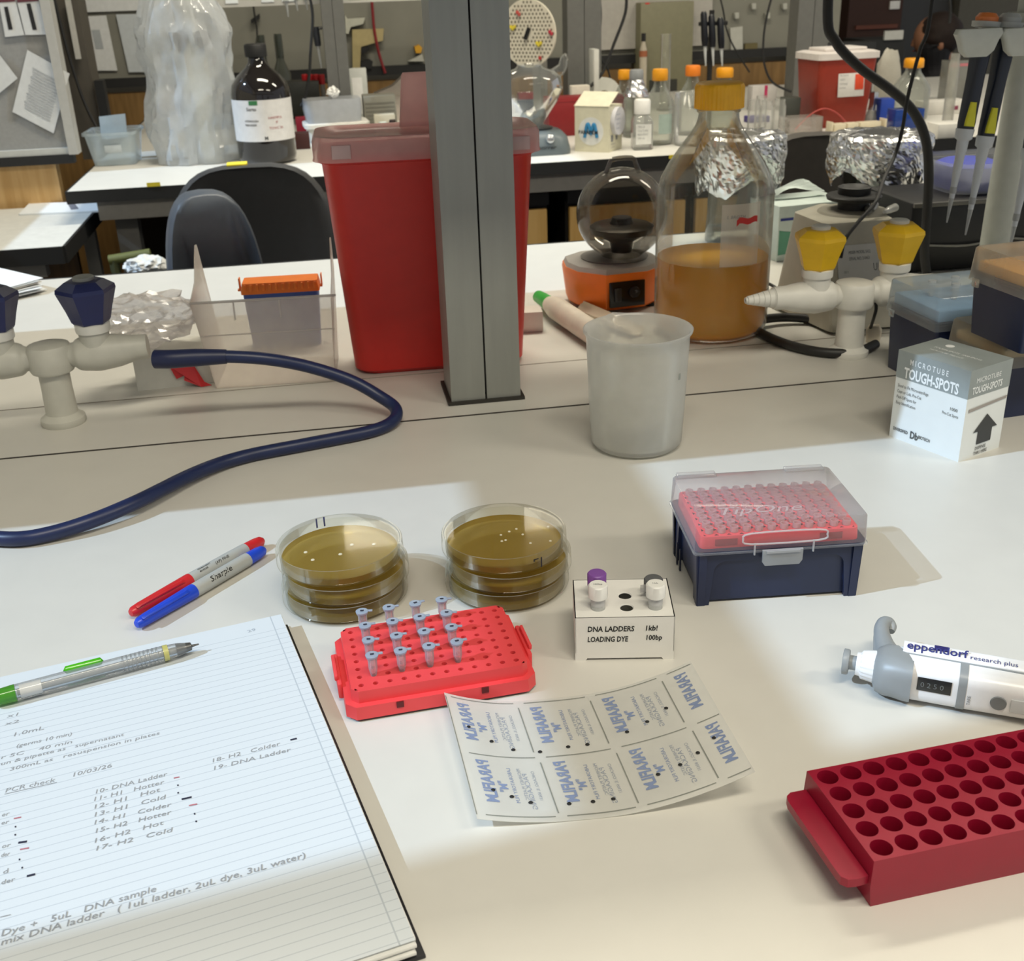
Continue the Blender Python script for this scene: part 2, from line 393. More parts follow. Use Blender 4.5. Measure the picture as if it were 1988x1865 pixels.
sheet('pinned_card', 'white card with a dark bar, left of the pair at the top of the pinboard', 'paper', [(-2, 5), (30, 3), (47, 68), (10, 72)], 2.978, [('dark_bar', [(.25, .13, .48, .8)], INK), ('red_band', [(0, -.1, 1, .0)], mat('#5a2a33', .7))])
sheet('pinned_card', 'white card with a dark bar, right of the pair at the top of the pinboard', 'paper', [(34, 5), (75, 2), (91, 67), (49, 68)], 2.978, [('dark_bar', [(.4, .05, .6, .85)], INK), ('red_band', [(0, -.1, 1, .0)], mat('#5a2a33', .7))])
sheet('wall_notice', 'wrinkled pale notice on the far wall just right of the pinboard', 'paper', [(160, 32), (206, 30), (228, 137), (184, 137)], 4.235, [('printed_picture', [(.25, .25, .6, .6)], mat('#9ea3a6', .8))])
sheet('wall_notice', 'pale plastic sleeve on the far wall beside the bagged glassware', 'paper', [(225, 28), (275, 27), (290, 140), (250, 140)], 4.235, m=mat('#b6bcc0', .5))
sheet('wall_poster', 'wide white sheet at the top of the far wall, left of the bag', 'paper', [(150, -30), (275, -30), (276, 20), (158, 24)], 4.235)

# lower writing desk on the left
t = thing('writing_desk', 'lower white topped desk with black edge at the left of the aisle', 'desk', (0, 0, 0))
zc = -.075
p0, p1, p2 = at(146, 476, zc), at(205, 396, zc), at(0, 412, zc)
xr = min((p0.x+p1.x)/2, -.545); y0, y1 = p0.y, 2.96
G(1).box(xr-.5, (y0+y1)/2, zc-.012, 1.0, y1-y0, .024).build('desk_top', mat('#cfd0cc', .5), t)
g = G(1); g.box(xr-.5, y0-.003, zc-.018, 1.0, .006, .036); g.box(xr+.003, (y0+y1)/2, zc-.018, .006, y1-y0, .036); g.build('edge_band', BLACK, t)
G(1).box(xr-.52, y0+.05, zc-.055, .94, .03, .03).build('rail', mat('#8b8a87', .5), t)
g = G(1); g.box(xr-.03, y1-.05, zc-.41, .03, .03, .78); g.build('leg', mat('#6f6f6c', .5), t)
G(1).box(xr-.52, y1-.03, zc-.3, .9, .02, .5).build('back_board', wood('#4a3418', '#5d4322'), t)
dz = zc+.0006
c = [at(x, y, dz) for x, y in ((58, 397), (203, 394), (193, 412), (37, 418))]
o = sum(c, Vector())/4; t = thing('loose_papers', 'thin pile of white papers with a small dark picture on the lower desk', 'papers', o)
g = G(1, flat=True); a = [g.v(q-o+Vector((0, 0, .004))) for q in c]; b = [g.v(q-o) for q in c]; g.f(a); g.f(b[::-1])
for i in range(4): g.f([a[i], b[i], b[(i+1) % 4], a[(i+1) % 4]])
g.build('paper', PAPER, t)
cc = [at(x, y, dz+.0045)-o for x, y in ((132, 397), (146, 396), (153, 405), (138, 407))]
g = G(1, flat=True); g.f([g.v(q) for q in cc]); g.build('printed_picture', mat('#70737f', .8), t)

# base cupboards under the far bench
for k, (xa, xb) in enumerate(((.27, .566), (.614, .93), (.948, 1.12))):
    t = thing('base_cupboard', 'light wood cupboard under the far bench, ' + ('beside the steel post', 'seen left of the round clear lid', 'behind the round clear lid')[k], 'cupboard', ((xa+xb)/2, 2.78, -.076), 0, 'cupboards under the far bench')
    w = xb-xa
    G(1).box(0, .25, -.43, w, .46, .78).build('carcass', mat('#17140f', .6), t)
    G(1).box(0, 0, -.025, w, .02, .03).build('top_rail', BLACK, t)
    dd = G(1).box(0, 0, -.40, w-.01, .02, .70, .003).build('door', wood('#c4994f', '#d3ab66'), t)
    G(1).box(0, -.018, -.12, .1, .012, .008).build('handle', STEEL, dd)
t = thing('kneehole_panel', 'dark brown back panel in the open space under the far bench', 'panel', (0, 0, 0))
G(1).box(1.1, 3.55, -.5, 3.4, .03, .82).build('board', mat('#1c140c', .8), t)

# posts and shelf of the far bench
for k, (px, lab) in enumerate(((660, 'grey steel post on the far bench, seen left of the near post'), (1130, 'grey steel post on the far bench, between the hole disc and the pale wall'), (1560, 'grey steel post on the far bench, left of the dark red sharps bin'))):
    q = atY(px, 185, 3.45); w = (.062, .10, .10)[k]
    t = thing('shelf_upright', lab, 'shelf post', (q.x, 3.45, 0), 0, 'posts of the far bench')
    for sx in (-1, 1): G(1).box(sx*w*.26, 0, .3, w*.5, .07, .6).build('channel', mat('#6a6a66', .5, metal=.3), t)
    G(1).box(0, 0, .003, w*1.2, .09, .006).build('foot_plate', DGREY, t)
q = atY(640, 8, 3.42)
t = thing('overhead_shelf', 'pale shelf over the far bench with small white cards on its edge', 'shelf', (0, 0, 0))
G(1).box(.15, 3.61, q.z+.03, .9, .22, .06).build('shelf_board', mat('#b3b1aa', .6), t)
for px in (450, 520, 560, 690): 
    q2 = atY(px, 4, 3.498); G(1).box(q2.x, 3.4985, q.z+.03, .035, .003, .04).build('card', PAPER, t)
# ================================================================ FOREGROUND
# ---- notebook
zp = .0122
a, b = at(545, 1192, zp), at(806, 1822, zp)
ang = math.degrees(math.atan2((a-b).y, (a-b).x)) - 90
nb = thing('notebook', 'open ruled notebook with pencil notes lying at the bottom left', 'notebook', (a.x, a.y, 0), ang)
NBI = (T(a.x, a.y, 0) @ R('Z', ang)).inverted()
def nbp(x, y): return NBI @ at(x, y, zp)          # page coordinates in metres
PWD, PHT = 215, (a-b).length*1000
G().box(-PWD/2-8, -PHT/2, 1, PWD+24, PHT+4, 2, .6).build('back_cover', mat('#17171b', .4), nb)
g = G()
for k, (dx, dy, z) in enumerate(((0, -1.5, 3.2), (-1, -3, 5.2), (.6, -1, 7.2), (-.4, -2.4, 9.0), (.5, 0, 10.6))):
    g.box(-PWD/2+dx, -PHT/2+dy, z, PWD, PHT-2, 1.9, .3)
g.build('page_block', mat('#dcdcd8', .85, var=.04), nb)
def pagef(u, v):
    x = -PWD+PWD*u; y = -PHT+PHT*v
    return (x, y, 12.2 - .5*(1-v)**3)
G(ang=60).grid(24, 24, pagef, (0, 0, .35)).build('top_page', ruled(.0064, -.0075), nb)
g = G(); bl = G(); rd = G()
def zpg(p): return (p.x, p.y, p.z)
def note(g, body, p0, p1, size, lift=.12, shear=.15):
    A, B = nbp(*p0)*1000, nbp(*p1)*1000; d = B-A
    w = sum((.55 if c not in 'il.1,( )' else .33) for c in body)*size*.98
    g.text(body, size, T(A.x, A.y, 12.2+lift) @ R('Z', math.degrees(math.atan2(d.y, d.x))), d.length/w, shear)
Zm = lambda x, y: (x/2.3116, 1300+y/2.3116)
for body, q0, q1, s_ in (('x1', (30, 215), (80, 205), 4.6), ('x2', (20, 250), (90, 235), 4.6), ('1.0mL', (50, 302), (185, 270), 5.4), ('(germs 10 min)', (70, 350), (328, 292), 4.8),
        ('r 5C    40 min', (0, 402), (340, 325), 4.6), ('un & pipette as   supernatant', (0, 430), (665, 270), 4.4), ('300mL as   resuspension in plates', (40, 455), (825, 263), 4.4),
        ('PCR check', (20, 552), (255, 500), 5.4), ('10/03/26', (318, 482), (530, 430), 5.2),
        ('10- DNA Ladder', (420, 558), (750, 475), 5), ('11- H1   Hotter', (412, 592), (740, 510), 5), ('12- H1   Hot', (412, 627), (712, 547), 5), ('13- H1   Cold', (412, 662), (735, 580), 5),
        ('14- H1   Colder', (412, 697), (770, 612), 5), ('15- H2   Hotter', (418, 735), (795, 640), 5), ('16- H2   Hot', (412, 780), (740, 692), 5), ('17- H2   Cold', (418, 815), (778, 725), 5),
        ('18- H2   Colder', (945, 418), (1270, 335), 5), ('19- DNA Ladder', (950, 452), (1305, 365), 5), ('Dye +   5uL   DNA sample', (0, 1198), (705, 992), 6),
        ('mix DNA ladder   ( 1uL ladder, 2uL dye, 3uL water)', (0, 1238), (1475, 812), 6), ('er', (5, 660), (48, 650), 4.6), ('er', (2, 696), (45, 688), 4.6), ('or', (5, 802), (50, 792), 4.6), ('der', (2, 842), (48, 832), 4.6), ('d', (10, 918), (40, 908), 4.6), ('der', (2, 965), (75, 945), 4.6)):
    note(g, body, Zm(*q0), Zm(*q1), s_)
def dash(g, q0, q1, w):
    A, B = nbp(*Zm(*q0))*1000, nbp(*Zm(*q1))*1000; d = (B-A).normalized(); n = Vector((-d.y, d.x, 0))*w/2; up = Vector((0, 0, 12.32-A.z))
    g.f([g.v(A-n+up), g.v(B-n+up), g.v(B+n+up), g.v(A+n+up)])
dash(g, (20, 558), (255, 505), .5); dash(g, (0, 1110), (48, 1098), .5)
for q in (((82, 776), (121, 770)), ((120, 926), (158, 917)), ((815, 581), (860, 571)), ((1303, 315), (1332, 308))): dash(bl, q[0], q[1], 1.5)
for q in (((62, 668), (95, 661)), ((90, 806), (130, 799)), ((848, 609), (885, 602)), ((780, 486), (805, 481))): dash(rd, q[0], q[1], 1.0)
for q in ((66, 705), (65, 741), (84, 852), (96, 889), (795, 519), (796, 553), (870, 647), (877, 681)): dash(bl, q, (q[0]+7, q[1]-2), 1.3)
g.build('handwriting', PENCIL, nb); bl.build('ink_dashes', mat('#23253a', .7), nb, 'navy ink dashes'); rd.build('ink_dashes', mat('#b06a75', .7), nb, 'reddish ink dashes')
g = G(); note(g, '29', (481, 1228), (499, 1223), 4.6, shear=0); g.build('page_number', mat('#9aa6b4', .8), nb)

# ---- mechanical pencil on the notebook
a, rz, w = face((-14, 1356), (386, 1250), .0185)
t = thing('mechanical_pencil', 'clear mechanical pencil with green clip lying on the notebook', 'pencil', a, rz)
RX = R('Y', 90)
def fr_(x): return w*(x+14)/400
def along(g, prof, n=20): g.M = RX; g.lathe([(r, x) for x, r in prof], n); g.M = Matrix.Identity(4); return g
CLR = clear('#cfd3d3', .20, .7, .1)
along(G(), [(fr_(28), 0), (fr_(28), 5.4), (fr_(230), 5.4), (fr_(310), 5.2), (fr_(345), 4.4), (fr_(362), 3.0)], 24).build('barrel', CLR, t)
along(G(), [(fr_(30), 0), (fr_(30), 2.2), (fr_(340), 2.2), (fr_(340), 0)]).build('lead_tube', mat('#9c9fa0', .35), t)
along(G(), [(fr_(-12), 0), (fr_(-12), 5.0), (fr_(28), 5.6), (fr_(28), 0)]).build('green_end', clear('#5aa838', .55, .85, .2, '#a8e080'), t)
along(G(), [(fr_(36), 0), (fr_(36), 4.3), (fr_(76), 4.3), (fr_(76), 0)]).build('white_insert', WHITE, t)
along(G(), [(fr_(313), 0), (fr_(313), 5.35), (fr_(323), 5.3), (fr_(323), 0)]).build('yellow_ring', mat('#b9b36a', .4), t)
along(G(), [(fr_(340), 0), (fr_(340), 4.2), (fr_(362), 3.1), (fr_(370), 2.6), (fr_(372), .9), (fr_(386), .45), (fr_(386), 0)]).build('metal_tip', mat('#6d6d6c', .3, metal=.7), t)
g = G(); x0, x1 = fr_(125), fr_(193)
g.M = R('X', -42) @ T(0, 0, -.9)
g.loft([(rr(x1-x0, 4.6, 1), 4.6), (rr(x1-x0+3, 5.6, 1.2), 6.4), (rr(x1-x0, 4.2, 1), 8.8)], (x0+x1)/2, 0)
g.build('clip', clear('#58d018', .6, .85, .2, '#a0f060'), t)
g = G()
for k in range(9): along(g, [(fr_(232)+k*2.7, 5.25), (fr_(232)+k*2.7+.5, 5.55), (fr_(232)+k*2.7+1, 5.25)], 20)
g.build('grip_ribs', clear('#b8bcbd', .3, .7, .15), t)
g = G()
cylf = lambda r: (lambda p: (p.x, -r*sin(p.y/r), r*cos(p.y/r)))
along(G(), [(fr_(196), 5.5), (fr_(230), 5.5)]).build('dark_band', GREYINK, t) if 0 else None

# ---- two permanent markers
def marker(name, label, pl, pr, cap, txt, z=.0058, swap=False):
    a, rz, w = face(pl, pr, z)
    t = thing(name, label, 'marker pen', a, rz)
    k = w/137
    X = lambda x: x*k
    along(G(), [(0, 0), (X(.8), 2.6), (X(3), 4.0), (X(10), 4.6), (X(57), 5.75), (X(58), 5.6), (X(58), 0)], 28).build('cap', mat(cap, .32), t)
    g = G(); g.M = R('X', 38); g.loft([(rr(X(44), 2.6, .8), 4.2), (rr(X(46), 3.2, 1.0), 6.2), (rr(X(40), 2.0, .8), 7.1)], X(27), 0)
    g.build('clip', mat(cap, .32), D.objects[-1] if 0 else t)
    along(G(), [(X(57), 5.45), (X(60), 5.6), (X(115), 5.5), (X(117), 5.3)], 28).build('barrel', mat('#a9aba8', .38), t)
    along(G(), [(X(117), 0), (X(117), 5.2), (X(128), 5.0), (X(134), 4.2), (X(136.6), 2.4), (X(137), 0)], 28).build('end_plug', mat(cap, .32), t)
    r = 5.68
    fn = lambda p: (p.x, r*sin(p.y/r), r*cos(p.y/r)) if 0 else (p.x, -r*cos(p.y/r+.62), r*sin(p.y/r+.62))
    g = G()
    for body, x, y, s_, xs in txt: g.text(body, s_, T(X(x), y, 0), xs, .25, fn=fn, bold=.012)
    g.build('printing', INK, t)
    return t
marker('marker_pen', 'red capped grey permanent marker lying behind the blue one', (252, 1191), (511, 1048), '#c5262c', [('PERMANENT', 66, 4.0, 2.2, 1), ('MARKER', 66, 1.4, 2.2, 1), ('(AP) FINE', 82, 1.0, 3.4, 1)])
marker('marker_pen', 'blue capped grey permanent marker lying in front of the red one', (263, 1213), (514, 1066), '#1f46c8', [('Sharpie', 72, -1.2, 6.4, 1.15)])

# ---- petri dishes: two stacks of three
def dish():
    t = thing('petri_dish', '', 'petri dish', (0, 0, 0), 0, 'stacked agar plates')
    pw = clear('#f4efdc', .012, .6, .05, '#fdfdfa', 6.5, .6, .4)
    G().lathe([(0, .8), (42.6, .8), (43.6, 1.8), (43.9, 13.0), (42.8, 13.0), (42.5, 2.0), (0, 1.8)], 72).build('base_dish', pw, t)
    G().lathe([(42.3, 2.2), (42.4, 6.6), (0, 6.3)], 72).build('agar', clear('#cdb050', .58, .7, .12, '#e4cc80', 2.0, .5, .5), t)
    G().lathe([(46.0, 4.6), (46.4, 4.2), (46.2, 14.2), (45.6, 15.0), (44.6, 15.0), (44.2, 14.1), (0, 14.1)], 72).build('lid', pw, t)
    return t
def colony(g, x, y, r=1.3): g.lathe([(r, 6.7), (r*.8, 7.2), (0, 7.4)], 10, x, y)
d0 = None
for si, (px, py, nm, cols) in enumerate(((661, 1052, 'left', ((-25, 4), (-20, -9), (9, 8), (0, -5), (25, 5))), (981, 1030, 'right', ((-1, 8), (6, 12), (12, 15), (15, 5), (-2, -2), (1, -1), (18, -10), (36, 13), (33, -10))))):
    c = at(px, py, .0445)
    for k in range(3):
        off = ((0, 0), (.0018, -.0012), (-.001, .0015))[k]
        lab = f'{("lowest", "middle", "topmost")[k]} agar plate of the {nm} stack' + ((' beside the two markers' if si == 0 else ' near the plastic beaker'))
        loc = (c.x+off[0], c.y+off[1], .0148*k)
        if d0 is None: o = d0 = dish(); o.location = loc; o['label'] = lab
        else: o = dup(d0, loc, 40*k+70*si, lab)
        if k == 2:
            o.rotation_euler.z = 0
            for x, y in cols:
                g = G(); colony(g, x, y, 1.5 if si == 0 else 1.05); g.build('colony', mat('#f1ead6', .5), o)
            g = G(); r = 46.5
            fn = lambda p: (r*sin(p.x/r), r*cos(p.x/r), p.y)
            if si == 0:
                for x in (-5, 1): g.grid(2, 2, lambda u, v: fn(Vector((x-12+1.3*u, 6+8*v, 0))))
            else:
                fn = lambda p: (r*sin(p.x/r), -r*cos(p.x/r), p.y)
                for x, h in ((20, 8), (14, 2)): g.grid(2, 2, lambda u, v: fn(Vector((x+1.1*u, 12-h+h*v, 0))))
                g.grid(2, 2, lambda u, v: fn(Vector((14+4*u, 11.2+.9*v, 0))))
            g.build('ink_mark', mat('#2a3aa0' if si == 0 else '#1a1a2a', .6), o)

# ---- pink tube rack with sixteen small tubes
zr = .0194
a, rz, w = face((701.2, 1330.1), (1002.1, 1280.9), zr)
rack = thing('tube_rack', 'bright pink 96 hole rack holding small clear tubes in front of the agar plates', 'tube rack', (a.x, a.y, 0), rz)
PINK = mat('#e0464a', .45, var=.02)
p = w/11
oct_ = lambda x0, x1, y0, y1, c: [(x1-c, y1), (x0+c, y1), (x0, y1-c), (x0, y0+c), (x0+c, y0), (x1-c, y0), (x1, y0+c), (x1, y1-c)]
x0, x1, y0, y1 = -6.4, 11*p+6.4, -6.4, 7*p+6.2
g = G(ang=30)
g.holeplate(12, 8, p, 1.75, 19.4, 15, 0, 0, oct_(x0, x1, y0, y1, 4), 16)
g.loft([(oct_(x0, x1, y0, y1, 4), 19.4), (oct_(x0-.3, x1+.3, y0-.3, y1+.3, 4), 11)], c0=False, c1=False)
g.loft([(oct_(x0-4.5, x1+4.5, y0-4.5, y1+4.5, 6), 11), (oct_(x0-4.8, x1+4.8, y0-4.8, y1+4.8, 6), 2.0)], c0=True, c1=False)
g.build('rack_body', PINK, rack)
for sx in (-1, 1):
    xx = x0-6 if sx < 0 else x1+6
    g = G(); g.box(xx, 3.5*p, 8, 3, 36, 11, .8); g.box(xx-sx*2, 3.5*p-15, 6, 5, 5, 8, .6); g.box(xx-sx*2, 3.5*p+15, 6, 5, 5, 8, .6); g.box(xx+sx*1.6, 3.5*p, 14.6, 2.4, 26, 4, .8)
    g.build('side_clip', PINK, rack)
for xx in (22, 76): G().box(xx, y0-4.8, 8.7, 4.5, 1.2, 4).build('latch_slot', mat('#5a0d10', .6), rack)
TUBE = clear('#dfe6ee', .24, .75, .1); TCAP = clear('#b9cbe0', .62, .85, .25)
tb = None
rn = ('front row', 'row second from front', 'row third from front', 'back row')
for j in range(4):
    for i in range(4):
        loc = Matrix.Translation((a.x, a.y, 0)) @ R('Z', rz) @ Vector(((1+2*i)*p*.001, (1+2*j)*p*.001, .0048))
        lab = f'small clear tube in the pink rack, {rn[j]}, {ORD[i]} from left'
        if tb is None:
            tb = thing('pcr_tube', lab, 'tube', loc, rz, 'small tubes in the pink rack')
            G().lathe([(0, 0), (1.0, .3), (1.5, 4), (1.65, 13.5), (2.9, 20), (3.0, 27), (3.5, 27.4), (3.5, 28.2), (2.4, 28.2), (2.3, 20)], 20).build('tube', TUBE, tb)
            cp = G().lathe([(0, 27.0), (2.3, 27.2), (2.5, 28.4), (4.0, 28.6), (4.2, 29.8), (2.6, 30.2), (0, 29.6)], 20).build('cap', TCAP, tb)
            G().box(5.2, 1.2, 29.2, 3.4, 2.2, .8, .2).build('cap_tab', TCAP, cp)
            G().box(.1, .3, 30.15, 2.4, 1.4, .2).build('ink_mark', mat('#2c3040', .7), cp)
        else: dup(tb, loc, rz + random.uniform(-14, 14), lab)

# ---- white card holder with screw cap tubes
a, rz, w = face((1117, 1282), (1308, 1279))
t = thing('card_tube_holder', 'white folded card tube holder with handwritten notes and six holes', 'tube holder', a, rz)
H = 33; dp = 50; M_ = T(0, 0, 0)
ol = [(w, dp), (0, dp), (0, 0), (w, 0)]
g = G(flat=True)
hx = [w*.23, w*.53, w*.82]
pz = hx[1]-hx[0]
g.holeplate(3, 2, w*.29, 4.9, H, .8, w*.24, 12.5, ol, 24, 15.5, cap=False)
g.prism([(0, 0), (w, 0), (w, .8), (0, .8)], 0, H) if 0 else None
g.M = R('X', 90)
fp = [(0, 0), (7, 0), (8, 1.6), (w-8, 1.6), (w-7, 0), (w, 0), (w, H), (0, H)]
g.prism(fp, -.7, 0); g.prism(fp, -dp, -dp+.7)
g.M = Matrix.Identity(4)
g.box(.35, dp/2, H/2+3, .7, dp, H-6); g.box(w-.35, dp/2, H/2+3, .7, dp, H-6)
g.box(w/2, dp/2, 6, w-2, dp-2, .6)
g.build('card', CARD, t)
g = G(); MT = T(0, -.25, 0) @ R('X', 90)
for body, x, z, s_, xs in (('DNA LADDERS', 8, 22.5, 5.6, .82), ('1kb!', 45.5, 22.8, 5.4, .92), ('LOADING DYE', 8, 14.6, 5.6, .72), ('100bp', 46, 15.6, 5.2, .86)): g.text(body, s_, MT @ T(x, z, 0), xs, .1, bold=.022)
g.build('handwriting', INK, t)
base = T(a.x, a.y, 0) @ R('Z', rz)
def screw_tube(lab, x, y, cap, top):
    o = thing('screw_cap_tube', lab, 'tube', base @ Vector((x*.001, y*.001, .0068)), rz, 'screw cap tubes')
    h = top-6.8
    G().lathe([(0, 0), (4.2, .4), (4.7, 4), (4.7, h-8), (0, h-8)], 24).build('tube_body', clear('#e2e4e2', .72, .85, .15), o)
    G().lathe([(0, h-9.5), (6.2, h-9.5), (6.3, h-.8), (5.6, h), (0, h)], 28, fn=lambda r, z, a_: r+(.18*cos(a_*24) if r > 6 else 0)).build('cap', cap, o)
    return o
TW = mat('#e6e6e2', .5)
o = screw_tube('white capped tube at the front left of the card holder', w*.24, 12.5, TW, 51); 
G().lathe([(4.85, 29), (4.85, 34)], 24).build('printed_band', mat('#b9baba', .6), o); g = G(); g.text('100bp', 2.6, T(-3.6, -1, 44.4)); g.build('ink_mark', GREYINK, o)
o = screw_tube('white capped tube at the front right of the card holder', w*.82, 12.5, TW, 51)
G().lathe([(4.85, 29), (4.85, 34)], 24).build('printed_band', mat('#b9baba', .6), o); g = G(); g.text('1kb', 2.8, T(-2.6, -1, 44.4)); g.build('ink_mark', GREYINK, o)
screw_tube('purple capped tube at the back left of the card holder', w*.24, 28, mat('#7c4a9c', .45), 51)
o = screw_tube('grey capped tube with a torn label at the back right of the card holder', w*.82, 28, mat('#56585a', .5), 46)
G().grid(8, 3, lambda u, v: (-9+17*u, -3.5-2*sin(u*pi), 30+6*v+1.5*sin(u*5))).build('loose_label', clear('#b9b9b9', .6, .8, .3), o)

# ---- navy tip box with clear lid
a, rz, w = face((1352, 1177), (1662, 1156))
tipb = thing('tip_box', 'navy pipette tip box with clear lid and pink tray on the sunlit bench', 'tip box', a, rz)
Wd, Dp, Hb = w, 82, 45
NB2 = mat('#1b2544', .38, var=.05)
g = G(ang=30)
g.loft([(rr(Wd-8, Dp-8, 5), 2.2), (rr(Wd-5, Dp-4, 6), Hb-3), (rr(Wd+6, Dp+5, 6), Hb-2.5), (rr(Wd+6, Dp+5, 6), Hb)], Wd/2, Dp/2)
def arch(L, H0, leg, top, r=9, k=5):
    o = [(0, 0), (leg, 0), (leg+2.5, H0-top-r)]
    for i in range(k+1): an = math.radians(180-90*i/k); o.append((leg+2.5+r+r*cos(an), H0-top-r+r*sin(an)))
    for i in range(k+1): an = math.radians(90-90*i/k); o.append((L-leg-2.5-r+r*cos(an), H0-top-r+r*sin(an)))
    return o + [(L-leg-2.5, H0-top-r), (L-leg, 0), (L, 0), (L+1.5, H0), (-1.5, H0)]
for MM, L in ((R('X', 90), Wd), (T(0, Dp, 0) @ R('Z', -90) @ R('X', 90), Dp), (T(Wd, 0, 0) @ R('Z', 90) @ R('X', 90), Dp), (T(Wd, Dp, 0) @ R('Z', 180) @ R('X', 90), Wd)):
    g.M = MM
    arc = arch(L, Hb-2.5, 9 if L == Wd else 13, 7)
    A = [g.v((x, y, -.5)) for x, y in arc]; B = [g.v((x, y, -6)) for x, y in arc]
    g.skin([A, B], False, False); n = len(arc); h2 = n-5
    # front face of the frame as strips between inner arch and outer border
    inner = list(range(1, h2+1+1)); 
    bmesh.ops.contextual_create(g.bm, geom=[g.bm.edges.get((A[i], A[(i+1) % n])) for i in range(n)])
g.M = Matrix.Identity(4)
g.build('base', NB2, tipb)
for yy in (20, 30): G().box(-.9, Dp-yy, 10, 1.2, 2.2, 18).build('side_rib', mat('#10182f', .5), tipb)
LIDM = clear('#f6f7f8', .15, .6, .12, '#ffffff', 2.4, .5, .5)
g = G(ang=50)
LW, LD = Wd+8, Dp+7
g.loft([(rr(LW, LD, 4), Hb-2.2), (rr(LW, LD, 4), Hb-.8), (rr(LW-2, LD-2, 4), Hb-.6), (rr(LW-3.4, LD-3.4, 4), 64.8), (rr(LW-5, LD-5, 4), 66)], Wd/2, Dp/2, c0=False)
lid = g.build('lid', LIDM, tipb)
g = G(); g.tube([(30, -3.6, 54), (36, -3.2, 58), (84, -3.2, 58), (90, -3.6, 54), (84, -4, 50), (36, -4, 50), (30, -3.6, 54)], .7, 6, 4)
g.box(Wd/2-20, -4.2, 46, 1, 1.4, 9); g.box(Wd/2+22, -4.2, 46, 1, 1.4, 9)
g.text('TipOne', 16, T(14, 12, 66.3), 1.25, .35); g.build('embossing', clear('#eef0f2', .35, .6, .15), lid)
g = G(); g.loft([(rr(25, 1.6, .6), 33), (rr(29, 1.6, .6), 36), (rr(29, 2.2, .6), Hb)], Wd/2, -5); g.box(Wd/2, -6.2, Hb-1, 24, 1.6, 1.6); g.build('latch', clear('#d4d9dd', .4, .7, .15), lid)
for xa in (8, Wd-26): G().box(xa+8, Dp-1, 66.3, 30, 9, 2.4, .8).build('corner_ridge', LIDM, lid)
g = G(); p9 = 9.0; ox = Wd/2-5.5*p9; oy = Dp/2-3.5*p9
g.holeplate(12, 8, p9, 2.6, 54, 8, ox, oy, [(Wd/2+q[0], Dp/2+q[1]) for q in rr(Wd-4, Dp-6, 4)], 12)
g.loft([(rr(Wd-4, Dp-6, 4), 54), (rr(Wd-3, Dp-5, 4), Hb)], Wd/2, Dp/2, c0=False, c1=False); g.build('pink_tray', mat('#e8474f', .45), tipb)
for xx in (20, Wd-22): G().box(xx, 2.6, 49.5, 16, .8, 5).build('tray_slot', mat('#a02a30', .6), tipb)
tip0 = None; B0 = T(a.x, a.y, 0) @ R('Z', rz)
for i in range(12):
    for j in range(8):
        loc = B0 @ Vector(((ox+i*p9)*.001, (oy+j*p9)*.001, .054))
        if tip0 is None:
            tip0 = solo('pipette_tip', 'pale pipette tip standing in the pink tray under the clear lid', 'pipette tip',
                        G().lathe([(0, -2), (2.3, -2), (2.6, .3), (3.0, .3), (3.0, 4.2), (2.3, 4.2), (2.1, 0), (0, -1)], 12), clear('#efb9b9', .5, .7, .3), loc, rz, 'pipette tips in the pink tray')
        else:
            c = tip0.copy(); COL.objects.link(c); c.location = loc

# ---- sheet of sealing film, curled at both ends
q = [at(862, 1345, .011), at(1340, 1285, .021), at(1466, 1500, .021), at(926, 1590, .008)]
o = Vector((q[0].x, q[3].y, 0))
film = thing('sealing_film', 'curled translucent sealing film sheet with mirrored printing and black dots', 'film sheet', o)
q = [(v_-o)*1000 for v_ in q]
def filmf(u, v):      # u to the right, v away from the viewer
    b0 = q[3]*(1-u)+q[2]*u; b1 = q[0]*(1-u)+q[1]*u; P_ = b0*(1-v)+b1*v
    zl = 11*max(0, 1-u/.34)**2; zr_ = 21*max(0, (u-.42)/.58)**2
    return Vector((P_.x, P_.y, .7 + zl*(.7+.3*v) + zr_ + .25*sin(u*9+v*4)))
G(ang=80).grid(60, 24, filmf, (0, 0, .22)).build('film', clear('#fafaf6', .64, .8, .5, '#ffffff', 2, .5, .4), film)
FL, FW = 168.0, 104.0
gd = G(); gl = G(); gk = G()
fmap = lambda p_: filmf(min(max(p_.x/FL, 0), 1), min(max(p_.y/FW, 0), 1)) + Vector((0, 0, .18+p_.z))
MIR = Matrix(((0, -1, 0, 0), (-1, 0, 0, 0), (0, 0, 1, 0), (0, 0, 0, 1)))   # seen from the back: reads towards the viewer, tops to the left
